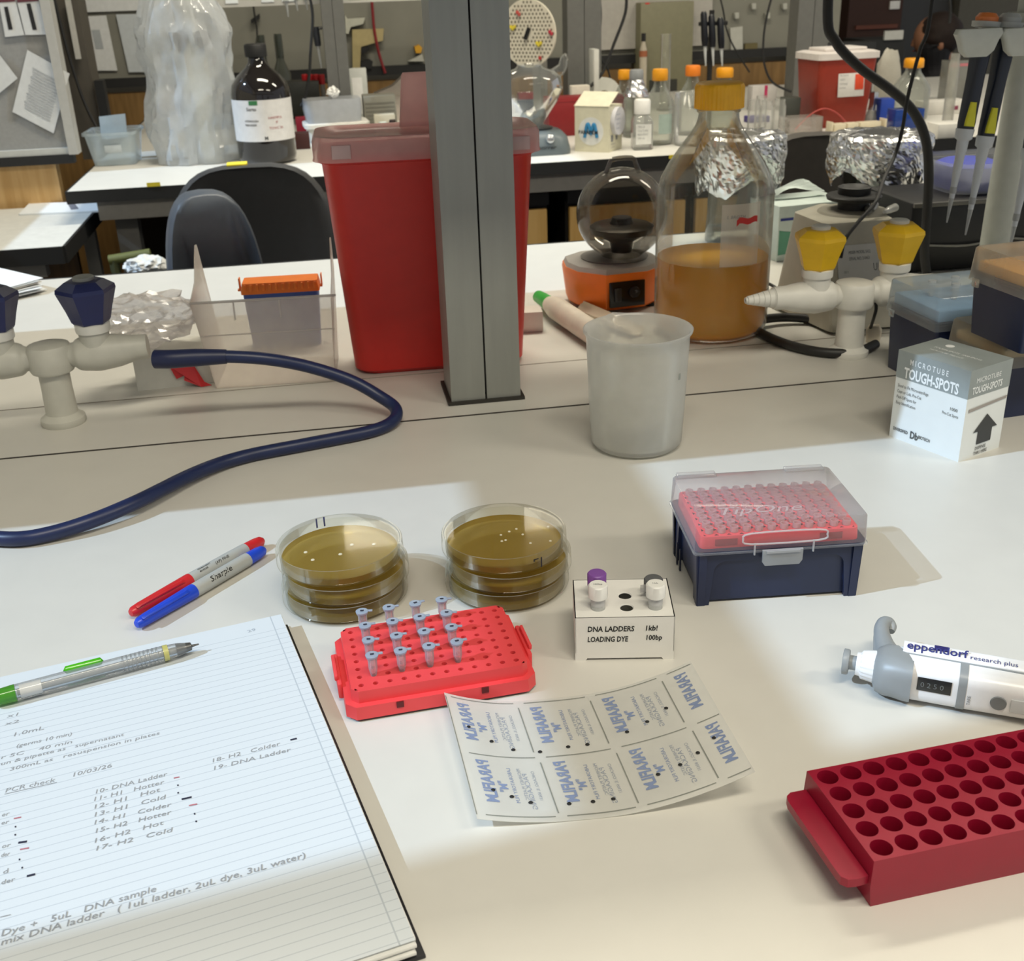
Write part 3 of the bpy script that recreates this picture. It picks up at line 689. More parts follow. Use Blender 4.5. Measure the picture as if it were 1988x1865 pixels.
for row in (0, 1):
    ytop = FW-6 if row == 0 else FW/2-4
    for c_ in range(4):
        bx = 4+49.0*c_ - (2 if row == 0 else 0)
        for body, dx, s_, xs, gg, ind, bo in (('PARAFILM', 12.5, 10.5, .72, gd, 1, .035), ('"M"', 20.6, 7.6, .8, gd, 17, .02), ('LABORATORY FILM', 25.5, 3.4, .95, gd, 6, 0), ('PECHINEY PLASTIC', 31.5, 3.0, 1, gl, 6, 0), ('PACKAGING', 35, 4.4, 1.15, gl, 10, 0), ('CHICAGO, IL 60631', 40, 2.8, 1, gl, 8, 0)):
            if bx+dx > FL-2: continue
            gg.text(body, s_, T(bx+dx, ytop-ind, 0) @ MIR, xs, fn=fmap, bold=bo)
        if c_ < 3:
            xl = bx+46
            gk.grid(1, 20, lambda u, v: fmap(Vector((xl+.8*u, ytop-FW/2+10+v*(FW/2-11), .05))))
        for yy in (ytop+3, ) + ((3.2,) if row == 1 else ()):
            if bx+44 < FL or c_ == 3: gk.grid(16, 1, lambda u, v: fmap(Vector((min(bx+2+42*u, FL-1), yy+.7*v, .05))))
gk.grid(1, 20, lambda u, v: fmap(Vector((.3+.6*u, 3+v*(FW-6), .05))))
gd.build('blue_printing', mat('#7d8cae', .7), film); gl.build('small_printing', mat('#9199a8', .7), film); gk.build('printed_rule', mat('#82857f', .7), film)
gk = G()
for x, y in ((911, 1419), (956, 1439), (995, 1448), (1051, 1451), (1101, 1443), (1142, 1438), (1218, 1420), (1258, 1409), (1295, 1395), (1387, 1470), (956, 1537), (992, 1547), (1031, 1550), (1105, 1553), (1150, 1547), (1189, 1541), (1279, 1510), (1319, 1498), (1356, 1485)):
    w_ = (at(x, y, .004)-o)*1000; gk.lathe([(1.25, 0), (0, .5)], 10) if 0 else None
    best = min(((filmf(i/80, j/50)-w_).xy.length, i/80, j/50) for i in range(81) for j in range(51))
    c_ = filmf(best[1], best[2]); gk.M = T(c_.x, c_.y, c_.z+.2); gk.lathe([(1.35, 0), (1.0, .35), (0, .5)], 10)
gk.M = Matrix.Identity(4); gk.build('ink_dots', INK, film)

# ---- pipette lying at the right
a, rz, w = face((1638, 1283), (1990, 1346), .0155)
t = thing('lying_pipette', 'white single channel pipette with grey finger hook lying on the bench at right', 'pipette', a, rz)
k = w/352.0
X = lambda px: (px-1638)*k
PW = mat('#e9eaec', .3); PG = mat('#8e9396', .4)
along(G(), [(X(1636), 0), (X(1636), 7.4), (X(1637), 8.2), (X(1646), 8.2), (X(1649), 7.6), (X(1650), 4.6), (X(1668), 4.6), (X(1668), 0)], 28).build('plunger_button', PG, t)
g = G(); g.M = RX; g.lathe([(0, X(1664)), (7.2, X(1664)), (7.6, X(1672)), (8.6, X(1675)), (10.4, X(1703)), (10.4, X(1712)), (0, X(1712))], 96, fn=lambda r, z, a_: r+(.35*(1 if sin(a_*18) > 0 else -1) if X(1674) < z < X(1700) else 0)); g.M = Matrix.Identity(4)
g.build('dial_ring', PW, t)
def sec(x, w_, h_, cy=0, cz=0, r=6): return [(x, cy+p_[0], cz+p_[1]) for p_ in rr(w_, h_, r, 5)]
g = G(60); g = G()
secs = [sec(X(1698), 18, 18, 0, 0, 8.5), sec(X(1706), 28, 25, 0, -1, 11), sec(X(1722), 33, 28, 0, -.5, 12), sec(X(1742), 32, 28, -1, 0, 11), sec(X(1762), 26, 27.5, -5, .2, 9), sec(X(1776), 18, 26, -9, .3, 7)]
g.skin([[g.v(q_) for q_ in s_] for s_ in secs])
g.build('grey_head', PG, t)
g = G(); 
hk = [(X(1722), 11, 3), (X(1712), 19, 5), (X(1705), 27, 7), (X(1702), 34, 8.5), (X(1706), 39.5, 9), (X(1714), 41.5, 8), (X(1721), 40, 6.5), (X(1722), 36, 5.5)]
P_, R_ = spline([Vector(h) for h in hk], [9, 6.6, 5.2, 4.6, 4.4, 4.2, 3.6, 2.2], 4)
g.tube(P_, R_, 14); g.build('finger_hook', PG, t)
g = G(ang=40)
secs = [sec(X(1728), 26, 25, 0, 0, 8), sec(X(1760), 28, 27, 0, 0, 8), sec(X(1880), 28, 26.5, 0, 0, 8), sec(X(2100), 25, 25, 0, 0, 8), sec(X(2200), 15, 18, 0, 0, 6), sec(X(2300), 10, 10, 0, -3, 4.5), sec(X(2500), 6, 6, 0, -5, 2.9)]
g.skin([[g.v(q_) for q_ in s_] for s_ in secs]); body = g.build('body', PW, t)
g = G(ang=40)
secs = [sec(X(1752), 13, 6, 7.5, 12.3, 2.8), sec(X(1990), 13, 6, 7.5, 12.3, 2.8), sec(X(2100), 10, 5, 7, 10, 2.4)]
g.skin([[g.v(q_) for q_ in s_] for s_ in secs]); g.build('ejector_bar', PW, t)
g = G(); secs = [sec(X(1750), .9, 2, .6, 13.0, .4), sec(X(2000), .9, 2, .6, 13.0, .4)]; g.skin([[g.v(q_) for q_ in s_] for s_ in secs]); g.build('groove', PG, t)
g = G(); secs = [sec(X(1864), 28.6, 27.4, 0, 0, 8), sec(X(1880), 28.5, 27.2, 0, 0, 8)]; g.skin([[g.v(q_) for q_ in s_] for s_ in secs]); g.build('grey_band', PG, t)
MF = T(0, -14.25, 0) @ R('X', 90)
g = G(); g.M = MF; g.box((X(1787)+X(1852))/2, 3, 0, X(1852)-X(1787), 9.2, .5, .1); g.M = Matrix.Identity(4); win = g.build('volume_window', mat('#2a2c2d', .2), t)
g = G(); g.text('0 2 5 0', 5, MF @ T(X(1793), 1.2, .5), .95); g.build('digits', mat('#6f7475', .5), win)
g = G(); g.M = MF; g.cyl(X(1941), -1, -.4, .5, 4.6, 4.4, 28); g.M = Matrix.Identity(4); g.build('unlock_key', mat('#73777a', .4), t)
g = G(); g.M = MF; g.box(X(1990), -1, 0, 16, 9, .8, .3); g.M = Matrix.Identity(4); g.build('adjust_slider', mat('#c6c9cb', .4), t)
MTOP = T(0, 7.6, 15.4)
g = G(); g.text('eppendorf', 8.4, T(X(1758), 3.6, 15.45) @ R('X', 18), 1.0, bold=.02); g.text('research plus', 4.8, T(X(1880), 3.2, 15.4) @ R('X', 18), 1.05); g.build('lettering', mat('#2d3270', .5), t)
g = G(); g.box(X(1825), 9.2, 15.5, X(1842)-X(1815), 5.5, .5, .1); g.build('reflection_patch', mat('#2a2766', .5), t)  # dark square reflection over the lettering, painted as a thin coloured plate
g = G(); g.text('TARE', 2.8, MF @ T(X(1890), -6, .2) @ R('Z', 90)); g.build('small_print', GREYINK, t)

# ---- deep red rack at the bottom right
zt = .030
a, rz, w = face((1697, 1672), (1988, 1610), zt)
t = thing('tube_rack', 'deep red empty rack with round holes at the bottom right corner', 'tube rack', (a.x, a.y, 0), rz)
DRED = mat('#900b2b', .42, var=.03)
NX, pp = 16, 13.25; WL, DL = NX*pp+3, 68
g = G(ang=30); o4 = [(WL, DL), (0, DL), (0, 0), (WL, 0)]
g.holeplate(NX, 5, pp, 5.5, 30, 24, pp/2+1.5, 7.4, o4, 24, 13.3)
g.loft([(o4, 30), ([(WL+.6, DL+.6), (-.6, DL+.6), (-.6, -.6), (WL+.6, -.6)], 14), ([(WL-2, DL-2), (2, DL-2), (2, 1), (WL-2, 1)], 0)], c0=False, c1=False)
g.build('rack_body', DRED, t)
for xa, sgn in ((-.6, -1), (WL+.6, 1)):
    g = G(ang=30); fl = [(0, 2), (6, 1.5), (10.5, 2.2), (13.0, 5), (13.2, 10), (13.2, DL-8), (12, DL-4), (9, DL-2), (0, DL-2)]
    fl = [(xa+sgn*x_, y_) for x_, y_ in fl]
    if sgn < 0: fl = fl[::-1]
    g.loft([(fl, 14.5), (fl, 19.5)]); g.build('end_flange', DRED, t)
# ================================================================ MIDDLE OF THE BENCH
# ---- plastic beaker
c = at(1228, 888, 0) + Vector((.0125, .032, 0))
t = thing('beaker', 'milky plastic beaker with pour spout standing in the middle of the bench', 'beaker', c, 100)
def spout(r, z, a_): return r + (6.5*max(0, 1-abs(((a_+pi) % (2*pi))-pi)/.26)**1.5*max(0, (z-98)/18) if z > 98 else 0)
def bwall(r_, zz): return r_
BK = clear('#ffffff', .40, .8, .22, '#fbfcf6', 2.2, .65, .5)
G(ang=50).lathe([(0, 1), (37, 1), (41, 2.5), (43.4, 6), (45.6, 50), (47.6, 98), (48.2, 111), (50.6, 113.4), (51, 115.6), (49.8, 116.2), (47.2, 113.4), (46.5, 98), (44.5, 50), (42.2, 7), (0, 4)], 96, fn=spout).build('beaker_wall', BK, t)
g = G()
for zz in (30, 50, 70, 90): g.lathe([(44.6+zz*.045, zz), (44.6+zz*.045, zz+.8)], 96) if 0 else None
for k, an in enumerate((-150, -151.5)): 
    g.M = R('Z', an); g.box(46.8, 0, 78, .6, 1.6, 6, .2)
g.M = Matrix.Identity(4); g.build('moulded_mark', mat('#8f938d', .6), t)

# ---- large media bottle, half full
c = at(1377, 640, 0)
t = thing('media_bottle', 'large glass bottle with orange cap half full of amber liquid', 'bottle', c, 0)
Rb = 70
prof = [(0, 3), (48, 1), (60, 1.5), (67, 6), (Rb, 14), (Rb, 168), (69, 178), (65, 190), (56, 207), (44, 224), (33, 239), (26.5, 249), (24, 256), (23, 262), (25.5, 264), (26, 267), (24, 269), (23, 284)]
G(ang=60).lathe(prof, 96).build('glass_body', clear('#cfd3ce', .05, .75, .03, '#f4f5f1', 2.6, .25), t)
G(ang=60).lathe([(0, 5), (58, 4), (64, 8), (67.2, 16), (67.2, 95), (0, 95)], 72).build('amber_liquid', clear('#ffc634', .88, .94, .06, '#ffd060', 2.0, .5, .4), t)
ca = G().lathe([(0, 296), (24, 296), (27, 294.5), (28.2, 291), (28.2, 268), (26, 267), (0, 270)], 120, fn=lambda r, z, a_: r+(.55*(1 if sin(a_*40) > 0 else -.6) if r > 28 else 0)).build('screw_cap', mat('#ffbe1c', .4), t)
g = G(); fnb = lambda p_: ((Rb+.6+p_.z)*sin(p_.x/Rb), -(Rb+.6+p_.z)*cos(p_.x/Rb), p_.y)
g.grid(8, 2, lambda u, v: fnb(Vector((2+28*u, 146+7*v+(1.2*sin(u*9)) - 2.5*(u < .1), 0)))); g.build('red_tape', mat('#c5302b', .6), t)
g = G(); g.text('L BROTH', 5, T(-10, 153, 0), 1.1, .2, fn=fnb); g.build('handwriting', GREYINK, t)
g = G(); g.grid(8, 4, lambda u, v: fnb(Vector((-16+50*u, 97+72*v, -.45)))); g.build('graduation_field', clear('#f0e6d8', .45, .55, .4), t)

# ---- sharps container
a_, b_ = at(712, 716, 0), at(1010, 700, 0)
cx = .1205; fy = 1.224
t = thing('sharps_container', 'big red sharps container with clear pink lid behind the grey post', 'sharps bin', (cx, fy+.043, 0), -2.0)
RB = mat('#c6261f', .42, var=.04)
g = G(ang=40); hts = 249
g.loft([(rr(186, 74, 22, 6), 0), (rr(198, 84, 24, 6), 5), (rr(228, 106, 26, 6), hts-12), (rr(230, 107, 26, 6), hts-10), (rr(236, 112, 26, 6), hts-9), (rr(236, 112, 26, 6), hts)])
g.build('bin_body', RB, t)
LP = clear('#ffd6d2', .66, .88, .3, '#fdf2f0', 2.0, .55, .45)
g = G(ang=40)
g.loft([(rr(247, 122, 28, 6), hts-7), (rr(245, 120, 28, 6), hts-4), (rr(245, 120, 28, 6), hts+13), (rr(240, 115, 26, 6), hts+18), (rr(228, 104, 24, 6), hts+18), (rr(222, 98, 24, 6), hts+16)], c0=False)
lid = g.build('lid', LP, t)
for xx in (-92, 14, 98): G().box(xx, -60.6, hts+4, 20, 1.6, 14, .6).build('lid_clip', clear('#f2d5d2', .7, .85, .3), lid)
g = G(); g.M = T(-6, 30, hts+16) @ R('X', -6); g.loft([(rr(92, 8, 3), 0), (rr(80, 7, 3), 54), (rr(76, 6, 3), 57)], 26, 0); g.build('drop_flap', LP, lid)

# ---- open clear box, with the orange rack on its navy base behind it
c = at(420, 754, 0); e = at(650, 739, 0)
rz = math.degrees(math.atan2((e-c).y, (e-c).x)); w = (e-c).length*1000
t = thing('clear_box', 'open clear plastic box with tall pointed sides left of the red bin', 'box', c, rz)
BX = clear('#fffaf5', .30, .7, .25, '#fbf9f6', 2.0, .6, .4)
D2 = 92
g = G(ang=30)
g.loft([([(w+9, .0), (-14, 0), (-14, -1.4), (w+9, -1.4)], 100), ([(w, .2), (0, .2), (0, -1), (w, -1)], 0)][::-1])
g.build('front_wall', BX, t)
for nm, x0, x1, tl in (('side_wall', 0, -15, 1), ('side_wall', w, w+5, 1)):
    g = G(ang=30); rows = []
    for y0, z0 in ((0, 0), (0, 100), (44, 112), (66, 134), (80, 146), (89, 145), (92, 108), (92, 0)):
        f_ = min(1, z0/100); rows.append((x0+(x1-x0)*f_, y0, z0))
    A = [g.v(q_) for q_ in rows]; B = [g.v((q_[0]+1.2, q_[1], q_[2])) for q_ in rows]; g.skin([A, B]); g.build(nm, BX, t)
g = G(); g.box(w/2, D2/2, .8, w, D2, 1.4); g.build('floor_plate', BX, t)
g = G()
g.box(w/2-2, -1.2, 100, w+26, 4, 2.4, .8); g.box(w/2, -.8, 62, w+12, 1, 1.2)
for xx in (32, 82): g.box(xx, -1.4, 89, 1.6, 1.4, 20)
g.build('rim', clear('#efe9e4', .5, .75, .25), t)
a2, r2, w2 = face((462, 640), (622, 628), .0)
c = at(465, 640, 0); e = at(622, 630, 0)
pz = .075
c = at(468, 567, pz); e = at(618, 558, pz)
t2 = thing('tip_rack', 'orange tip rack on a navy base behind the open clear box', 'tip rack', (c.x, c.y+.004, 0), math.degrees(math.atan2((e-c).y, (e-c).x)))
w2 = (e-c).length*1000
G(ang=30).loft([(rr(w2-10, 30, 4), 0), (rr(w2-2, 36, 4), 70)], w2/2, 19).build('base', mat('#2b4c98', .5), t2)
g = G(ang=30); ry = 8*9.0
g.loft([(rr(w2+2, 38, 3), 70), (rr(w2+2, 38, 3), 74), (rr(w2-2, 34, 3), 83)], w2/2, 19)
for k in range(12): g.box(4+k*(w2-8)/11, .2, 78, 3.4, 1.4, 8, .5)
g.build('orange_tray', mat('#e2761c', .45), t2)
for xx in (-3.4, w2+3.4):
    g = G(); g.box(xx, 20, 79, 1.6, 10, 16, .5); g.box(xx*.97+.1, 20, 72, 6, 8, 2); g.build('side_clip', mat('#e2761c', .45), t2)

# ---- small card box with a crumpled clear bag and red tape
c = at(268, 759, 0); e = at(418, 742, 0)
rz = math.degrees(math.atan2((e-c).y, (e-c).x)); w = (e-c).length*1000
t = thing('card_box', 'small pale card box with red tape beside the hose connector', 'box', c, rz)
g = G(flat=True); g.box(w/2, 30, 20, w, 60, 40); g.build('box_walls', mat('#c9c8c0', .7), t)
g = G(flat=True)
P_ = [(32, -.6, 42), (58, -.6, 43), (64, -1, 26), (74, -5, 4), (82, -9, -.0), (70, -11, .4), (52, -4, 8), (53, -1.5, 13), (44, -2, 10), (38, -.8, 26)]
A = [g.v((q_[0], q_[1]-1.0, max(q_[2], .3))) for q_ in P_]; B = [g.v((q_[0], q_[1]-.3, max(q_[2], .1))) for q_ in P_]; g.skin([A, B]); g.build('red_tape', mat('#c4262b', .5), t)
base = T(c.x, c.y, 0) @ R('Z', rz)
def crumple(name, label, cat, loc, rz, rx, ry, rz_, seed, m, sub=4, amp=.28, flat=True, shape=None, grp=None, parent=None):
    bm = bmesh.new(); bmesh.ops.create_icosphere(bm, subdivisions=sub, radius=1.0)
    sv = Vector((seed*3.7, seed*1.3, seed*2.1))
    for v in bm.verts:
        n = v.co.normalized(); d = noise.turbulence(n*1.7+sv, 3, True)-.6
        rdg = abs(noise.noise(n*3.1+sv*1.7)); s_ = 1+amp*d - amp*.6*rdg
        p_ = Vector((n.x*rx*s_, n.y*ry*s_, n.z*rz_*s_))
        if shape: p_ = shape(p_, n)
        v.co = p_
    lo = min(v.co.z for v in bm.verts)
    for v in bm.verts: v.co.z -= lo
    g = G(flat=flat); g.bm.free(); g.bm = bm
    if parent is not None: return g.build(name, m, parent)
    return solo(name, label, cat, g, m, loc, rz, grp)
crumple('plastic_bag', 'crumpled clear plastic bag lying on top of the small card box', 'bag', base @ Vector((.020, .030, .0405)), rz, 66, 36, 34, 3, clear('#f4f0ee', .34, .7, .28, '#fcfbfb', 1.6, .5), 4, .42)

# ---- gas taps
def gas_tap(label, loc, rz, knob, outlets, cols):
    t = thing('gas_tap', label, 'gas tap', loc, rz)
    PT = mat('#b9b8ae' if cols == 0 else '#d6d5ce', .45)
    G().lathe([(0, 0), (22, 0), (23, 3), (22.5, 7), (19, 9.5), (16.2, 12), (15.4, 40), (15.6, 56), (21, 58), (22.5, 61), (22.5, 82), (20.5, 86), (14, 88), (0, 88.5)], 40).build('column', PT, t)
    for sx, barb in outlets:
        g = G(); g.tube([(sx*16, 0, 73), (sx*24, 0, 73), (sx*30, 0, 73), (sx*48, 0, 73), (sx*68, 0, 74), (sx*84, 0, 75), (sx*98, 0, 75.5)], [11, 13, 17, 19, 17, 13.5, 12.5], 24, 3)
        g.lathe([(0, 70), (17, 70), (16, 84), (15.2, 90), (15.2, 97), (0, 97)], 28, sx*47, 0)
        vb = g.build('valve_body', PT, t)
        G().lathe([(0, 96.5), (17, 96.5), (17.4, 98), (17.4, 105), (16, 106), (0, 106)], 32, sx*47, 0).build('collar_ring', mat('#dcdbd4', .45), vb)
        kn = G(flat=True)
        secs = []
        for z, r in ((106, 18), (108, 19.5), (120, 23), (139, 29.6), (143, 29), (149.5, 19), (150, 15)):
            o_ = []
            for k in range(12):
                a = 2*pi*k/12 + .26; q = r*(1.0 if k % 2 == 0 else .86); o_.append((q*cos(a), q*sin(a)))
            secs.append((o_, z))
        kn.loft(secs, sx*47, 0); kb = kn.build('knob', knob, vb)
        G().lathe([(0, 149), (10.5, 149), (10.5, 153), (9, 154), (0, 154)], 24, sx*47, 0).build('knob_cap', mat('#cfcfc8', .45) if cols else mat('#9c9e98', .45), kb)
        if barb:
            g = G(); g.M = Matrix(((0, 0, sx, 0), (0, 1, 0, 0), (sx, 0, 0, 75.5), (0, 0, 0, 1))) if 0 else T(0, 0, 75.5) @ R('Y', 90*sx)
            pr_ = [(0, 96), (11.5, 96), (11.2, 99)]
            r_, x_ = 10.6, 99
            for k in range(5): pr_ += [(r_, x_), (r_-.9, x_+5.6), (r_-2.0, x_+5.8)]; r_ -= 1.25; x_ += 6
            pr_ += [(3.8, x_), (3.4, x_+2), (2.4, x_+2), (2.2, x_-4), (0, x_-4)]
            g.lathe(pr_, 28); g.build('hose_barb', PT, vb)
    return t
gas_tap('white gas tap with dark blue knobs and a blue hose at the left', at(125, 820, 0), 1, mat('#1d2658', .35), ((1, 0), (-1, 0)), 0)
gas_tap('white gas tap with two yellow knobs behind the card box at right', at(1646, 688, 0), 1, mat('#e3b71e', .38), ((-1, 1), (1, 1)), 1)
HP = [(302, 697, .0755), (330, 697, .0755), (380, 694, .075), (440, 692, .074), (520, 697, .068), (600, 712, .055), (680, 738, .038), (735, 768, .022), (768, 793, .012), (762, 818, .0075), (715, 838, .0068), (600, 861, .0068), (470, 887, .0068), (380, 918, .009), (270, 972, .012), (180, 1010, .010), (100, 1035, .0072), (30, 1046, .0068), (-60, 1040, .0068)]
pts = [at(*q_) for q_ in HP]; o = pts[0].copy(); o.z = 0
g = G(); g.tube([(p_-o)*1000 for p_ in pts], 6.4, 20, 6)
t = thing('rubber_hose', 'dark blue rubber hose curving from the gas tap across the bench', 'hose', o)
g.build('hose', mat('#18244a', .38, var=.1, scale=90), t)
g = G(); g.tube([(p_-o)*1000 for p_ in pts[:4]], [9.6, 9.4, 9.0, 7.2], 20, 4); g.build('hose_end_sleeve', mat('#151e42', .42), t)
HP = [(1700, 668, .006), (1660, 684, .006), (1600, 684, .006), (1540, 672, .006), (1488, 652, .006), (1463, 634, .008), (1474, 622, .010), (1520, 616, .009), (1580, 620, .007), (1640, 632, .006)]
pts = [at(*q_) for q_ in HP]; o = pts[0].copy(); o.z = 0
g = G(); g.tube([(p_-o)*1000 for p_ in pts], 5.6, 16, 6); solo('rubber_hose', 'black rubber hose looped on the bench around the yellow gas tap', 'hose', g, mat('#1b1a19', .5), o)

# ---- papers at the far left edge of the bench
c0 = at(78, 545, 0)
t = thing('paper_pile', 'pile of dog-eared papers at the left edge of the bench', 'papers', (c0.x-.105, c0.y-.085, 0), 40)
for k in range(9):
    g = G(flat=True); s_ = random.uniform(-6, 6)
    w_, d_ = 200, 150; z0 = .4+k*2.1
    g.M = T(random.uniform(-5, 5), random.uniform(-5, 5), 0) @ R('Z', random.uniform(-4, 4))
    g.grid(8, 4, lambda u, v: (-w_/2+w_*u, -d_/2+d_*v, z0+1.2+(2.0*(u-.5)**2*4 if k > 5 else 0)+(1.2*v*k/6)), (0, 0, 1.0)); g.build('sheet', PAPER if k % 3 else mat('#cfc9bf', .85), t)

# ---- orange mini centrifuge with smoky round lid
c = atY(1192, 560, 1.455); c.z = 0
t = thing('mini_centrifuge', 'small orange centrifuge with smoky round lid beside the big bottle', 'centrifuge', c, 6)
hexo = [(62, 6), (58, 36), (30, 60), (-30, 62), (-62, 40), (-70, 4), (-64, -30), (-36, -64), (24, -64), (58, -40)]
def sc(o_, k): return [(x*k, y*k) for x, y in o_]
OR = mat('#f07a22', .4)
G(ang=35).loft([(sc(hexo, .86), 4), (sc(hexo, .93), 8), (sc(hexo, 1.0), 48), (sc(hexo, .985), 54)]).build('orange_base', OR, t)
G(ang=35).loft([(sc(hexo, .97), 54), (sc(hexo, .93), 60), (sc(hexo, .80), 62)]).build('grey_deck', mat('#a9a5a0', .4), t)
G().lathe([(0, 62), (45, 62), (46, 63.5), (0, 64)], 40).build('deck_ring', mat('#76736f', .4), t)
pn = G(); pn.M = T(-6, -64.2, 27) @ R('X', 88); pn.box(0, 0, 0, 50, 34, 3, .8); pn.M = Matrix.Identity(4); pnl = pn.build('control_panel', BLACKG, t)
g = G(); g.M = T(-6, -65.8, 27) @ R('X', 88); g.box(-14, 0, 1.6, 9, 18, 3, .8); g.cyl(10, 2, 0, 3, 7.5, 7, 20); g.M = Matrix.Identity(4); g.build('switches', mat('#2a2a2b', .35), pnl)
g = G(); g.text('I', 6, T(-6-15.5, -68.4, 32) @ R('X', 88)); g.text('0', 5, T(-6-16, -68.4, 23) @ R('X', 88)); g.build('switch_marks', WHITE, pnl)
for sx, sy in ((-1, -1), (1, -1), (-1, 1), (1, 1)): G().cyl(sx*38, sy*38, 0, 5, 7).build('rubber_foot', BLACK, t)
DO = clear('#6a6864', .06, .85, .03, '#cfcac2', 4.0, .15)
pr_ = [(26*1.0, 64.5)] + [(61*sin(math.radians(an)), 121-61*cos(math.radians(an))*.98) for an in range(32, 178, 6)] + [(0, 181)]
dm = G(ang=60).lathe(pr_, 64, 8, -6).build('dome_lid', DO, t)
g = G(); g.tube([(8-24, -6, 172), (8-19, -6, 184), (8-13, -6, 192), (8+13, -6, 192), (8+19, -6, 184), (8+24, -6, 172)], 3.2, 8, 3); g.build('lid_handle', clear('#8d8a85', .35, .75, .1, '#c8c4bd'), dm)
G().lathe([(0, 70), (14, 70), (16, 84), (30, 92), (41, 96), (43, 104), (38, 107), (16, 108), (13, 116), (0, 117)], 40, 8, -6).build('rotor', mat('#1c1b1c', .35), t)
# cable from the centrifuge panel behind the bottle and on to the mixer
pts = [atY(1232, 566, 1.384), atY(1275, 556, 1.42), atY(1330, 542, 1.43), atY(1420, 536, 1.43), atY(1478, 544, 1.345), atY(1530, 573, 1.28), atY(1562, 587, 1.2)]
for p_ in pts: p_.z = max(p_.z, .003)
o = pts[0].copy(); o.z = 0; g = G(); g.tube([(p_-o)*1000 for p_ in pts], 2.0, 8, 5)
solo('power_cable', 'thin black cable running from the orange centrifuge behind the big bottle', 'cable', g, BLACK, o)

# ---- green capped tube, small white box and beige scoop behind the beaker
A, B = at(1045, 575, .016), at(1140, 640, .015)
d = (B-A); rz = math.degrees(math.atan2(d.y, d.x)); L = d.length*1000
t = thing('glue_stick', 'beige tube with a green tapered cap lying beside the red bin', 'tube', A, rz)
along(G(), [(L*.26, 0), (L*.26, 11), (L*.34, 13.5), (L*.4, 14.8), (L*1.2, 14.8), (L*1.2, 0)], 28).build('tube_body', mat('#d3cabb', .5), t)
along(G(), [(0, 0), (0, 7.5), (1.5, 8.5), (L*.27, 10.5), (L*.27, 0)], 28).build('green_cap', mat('#33a83a', .4), t)
c = at(1054, 642, 0)
t = thing('small_box', 'small white box on the bench just right of the red bin', 'box', (c.x-.045, c.y, 0), -4)
G().box(.0225*1000, 16, 13, 45, 32, 26, .6).build('box_body', mat('#d8d0c6', .7), t)
A, B = at(1110, 590, .012), at(1190, 622, .010)
t = thing('scoop', 'pale beige plastic scoop lying in front of the orange centrifuge', 'scoop', A, math.degrees(math.atan2((B-A).y, (B-A).x)))
L = (B-A).length*1000+50
G().grid(10, 10, lambda u, v: (L*u, 16*cos(pi*(v))*(1-.25*u), -11+12*(1-sin(pi*v))*(1-.3*u)+.5), (0, 0, -1.4)).build('scoop_blade', mat('#d8cbb6', .45), t)

# ---- grey vortex mixer with black head and label
c1, c2 = at(1500, 596, 0), at(1612, 640, 0)
fl = Vector((.700, 1.345, 0)); 
c1 = at(1497, 598, 0); 
mix = thing('vortex_mixer', 'beige grey tapered vortex mixer with black cup behind the yellow tap', 'mixer', (c1.x, c1.y, 0), 0)
def corner(px, py, z): q_ = at(px, py, z)-c1; return (q_.x*1000, q_.y*1000)
f0 = (72, -66); r0 = (178, -48); b0 = (112, 38)
bt = [(0, 0), f0, r0, (190, 30), (110, 66)]
zt = .128
tp = [corner(1540, 412, zt), corner(1602, 436, zt), corner(1741, 426, zt)]
tp = [tp[0], tp[1], tp[2], (tp[2][0]+6, tp[2][1]+62), (tp[0][0]+60, tp[0][1]+44)]
bt = [corner(1497, 598, 0.0), corner(1612, 652, 0.0), (tp[2][0]+12, tp[2][1]-36), (tp[2][0]+18, tp[2][1]+70), (tp[0][0]+52, tp[0][1]+56)]
VM = mat('#a8a496', .5, bump=.12, bscale=900)
g = G(ang=25); 
def rnd(pl, r, k=3):
    o_ = []
    n = len(pl)
    for i in range(n):
        p0, p1, p2 = Vector(pl[i-1]), Vector(pl[i]), Vector(pl[(i+1) % n])
        a, b = p1+(p0-p1).normalized()*r, p1+(p2-p1).normalized()*r
        for j in range(k+1): s_ = j/k; o_.append(tuple(a*(1-s_)**2+p1*2*s_*(1-s_)+b*s_*s_))
    return o_
g.loft([(rnd(bt, 8), 4), (rnd([((a[0]*.517+b[0]*.483), (a[1]*.517+b[1]*.483)) for a, b in zip(bt, tp)], 8), 62), (rnd(tp, 7), 124), (rnd([(x*.98+1, y*.98+.6) for x, y in tp], 7), 128)])
g.build('housing', VM, mix)
hc = at(1656, 398, .136)-c1; hx_, hy_ = hc.x*1000, hc.y*1000
G().lathe([(0, 128), (44, 128), (42, 130.5), (30, 132), (0, 132)], 40, hx_, hy_).build('top_boss', mat('#8f8b7e', .5), mix)
G().lathe([(0, 131), (19, 131), (19, 141), (33, 144), (34.5, 148), (33, 149.5), (20, 150.5), (20.5, 159), (18, 160), (12, 156), (0, 155)], 40, hx_, hy_).build('rubber_cup', mat('#151515', .55), mix)
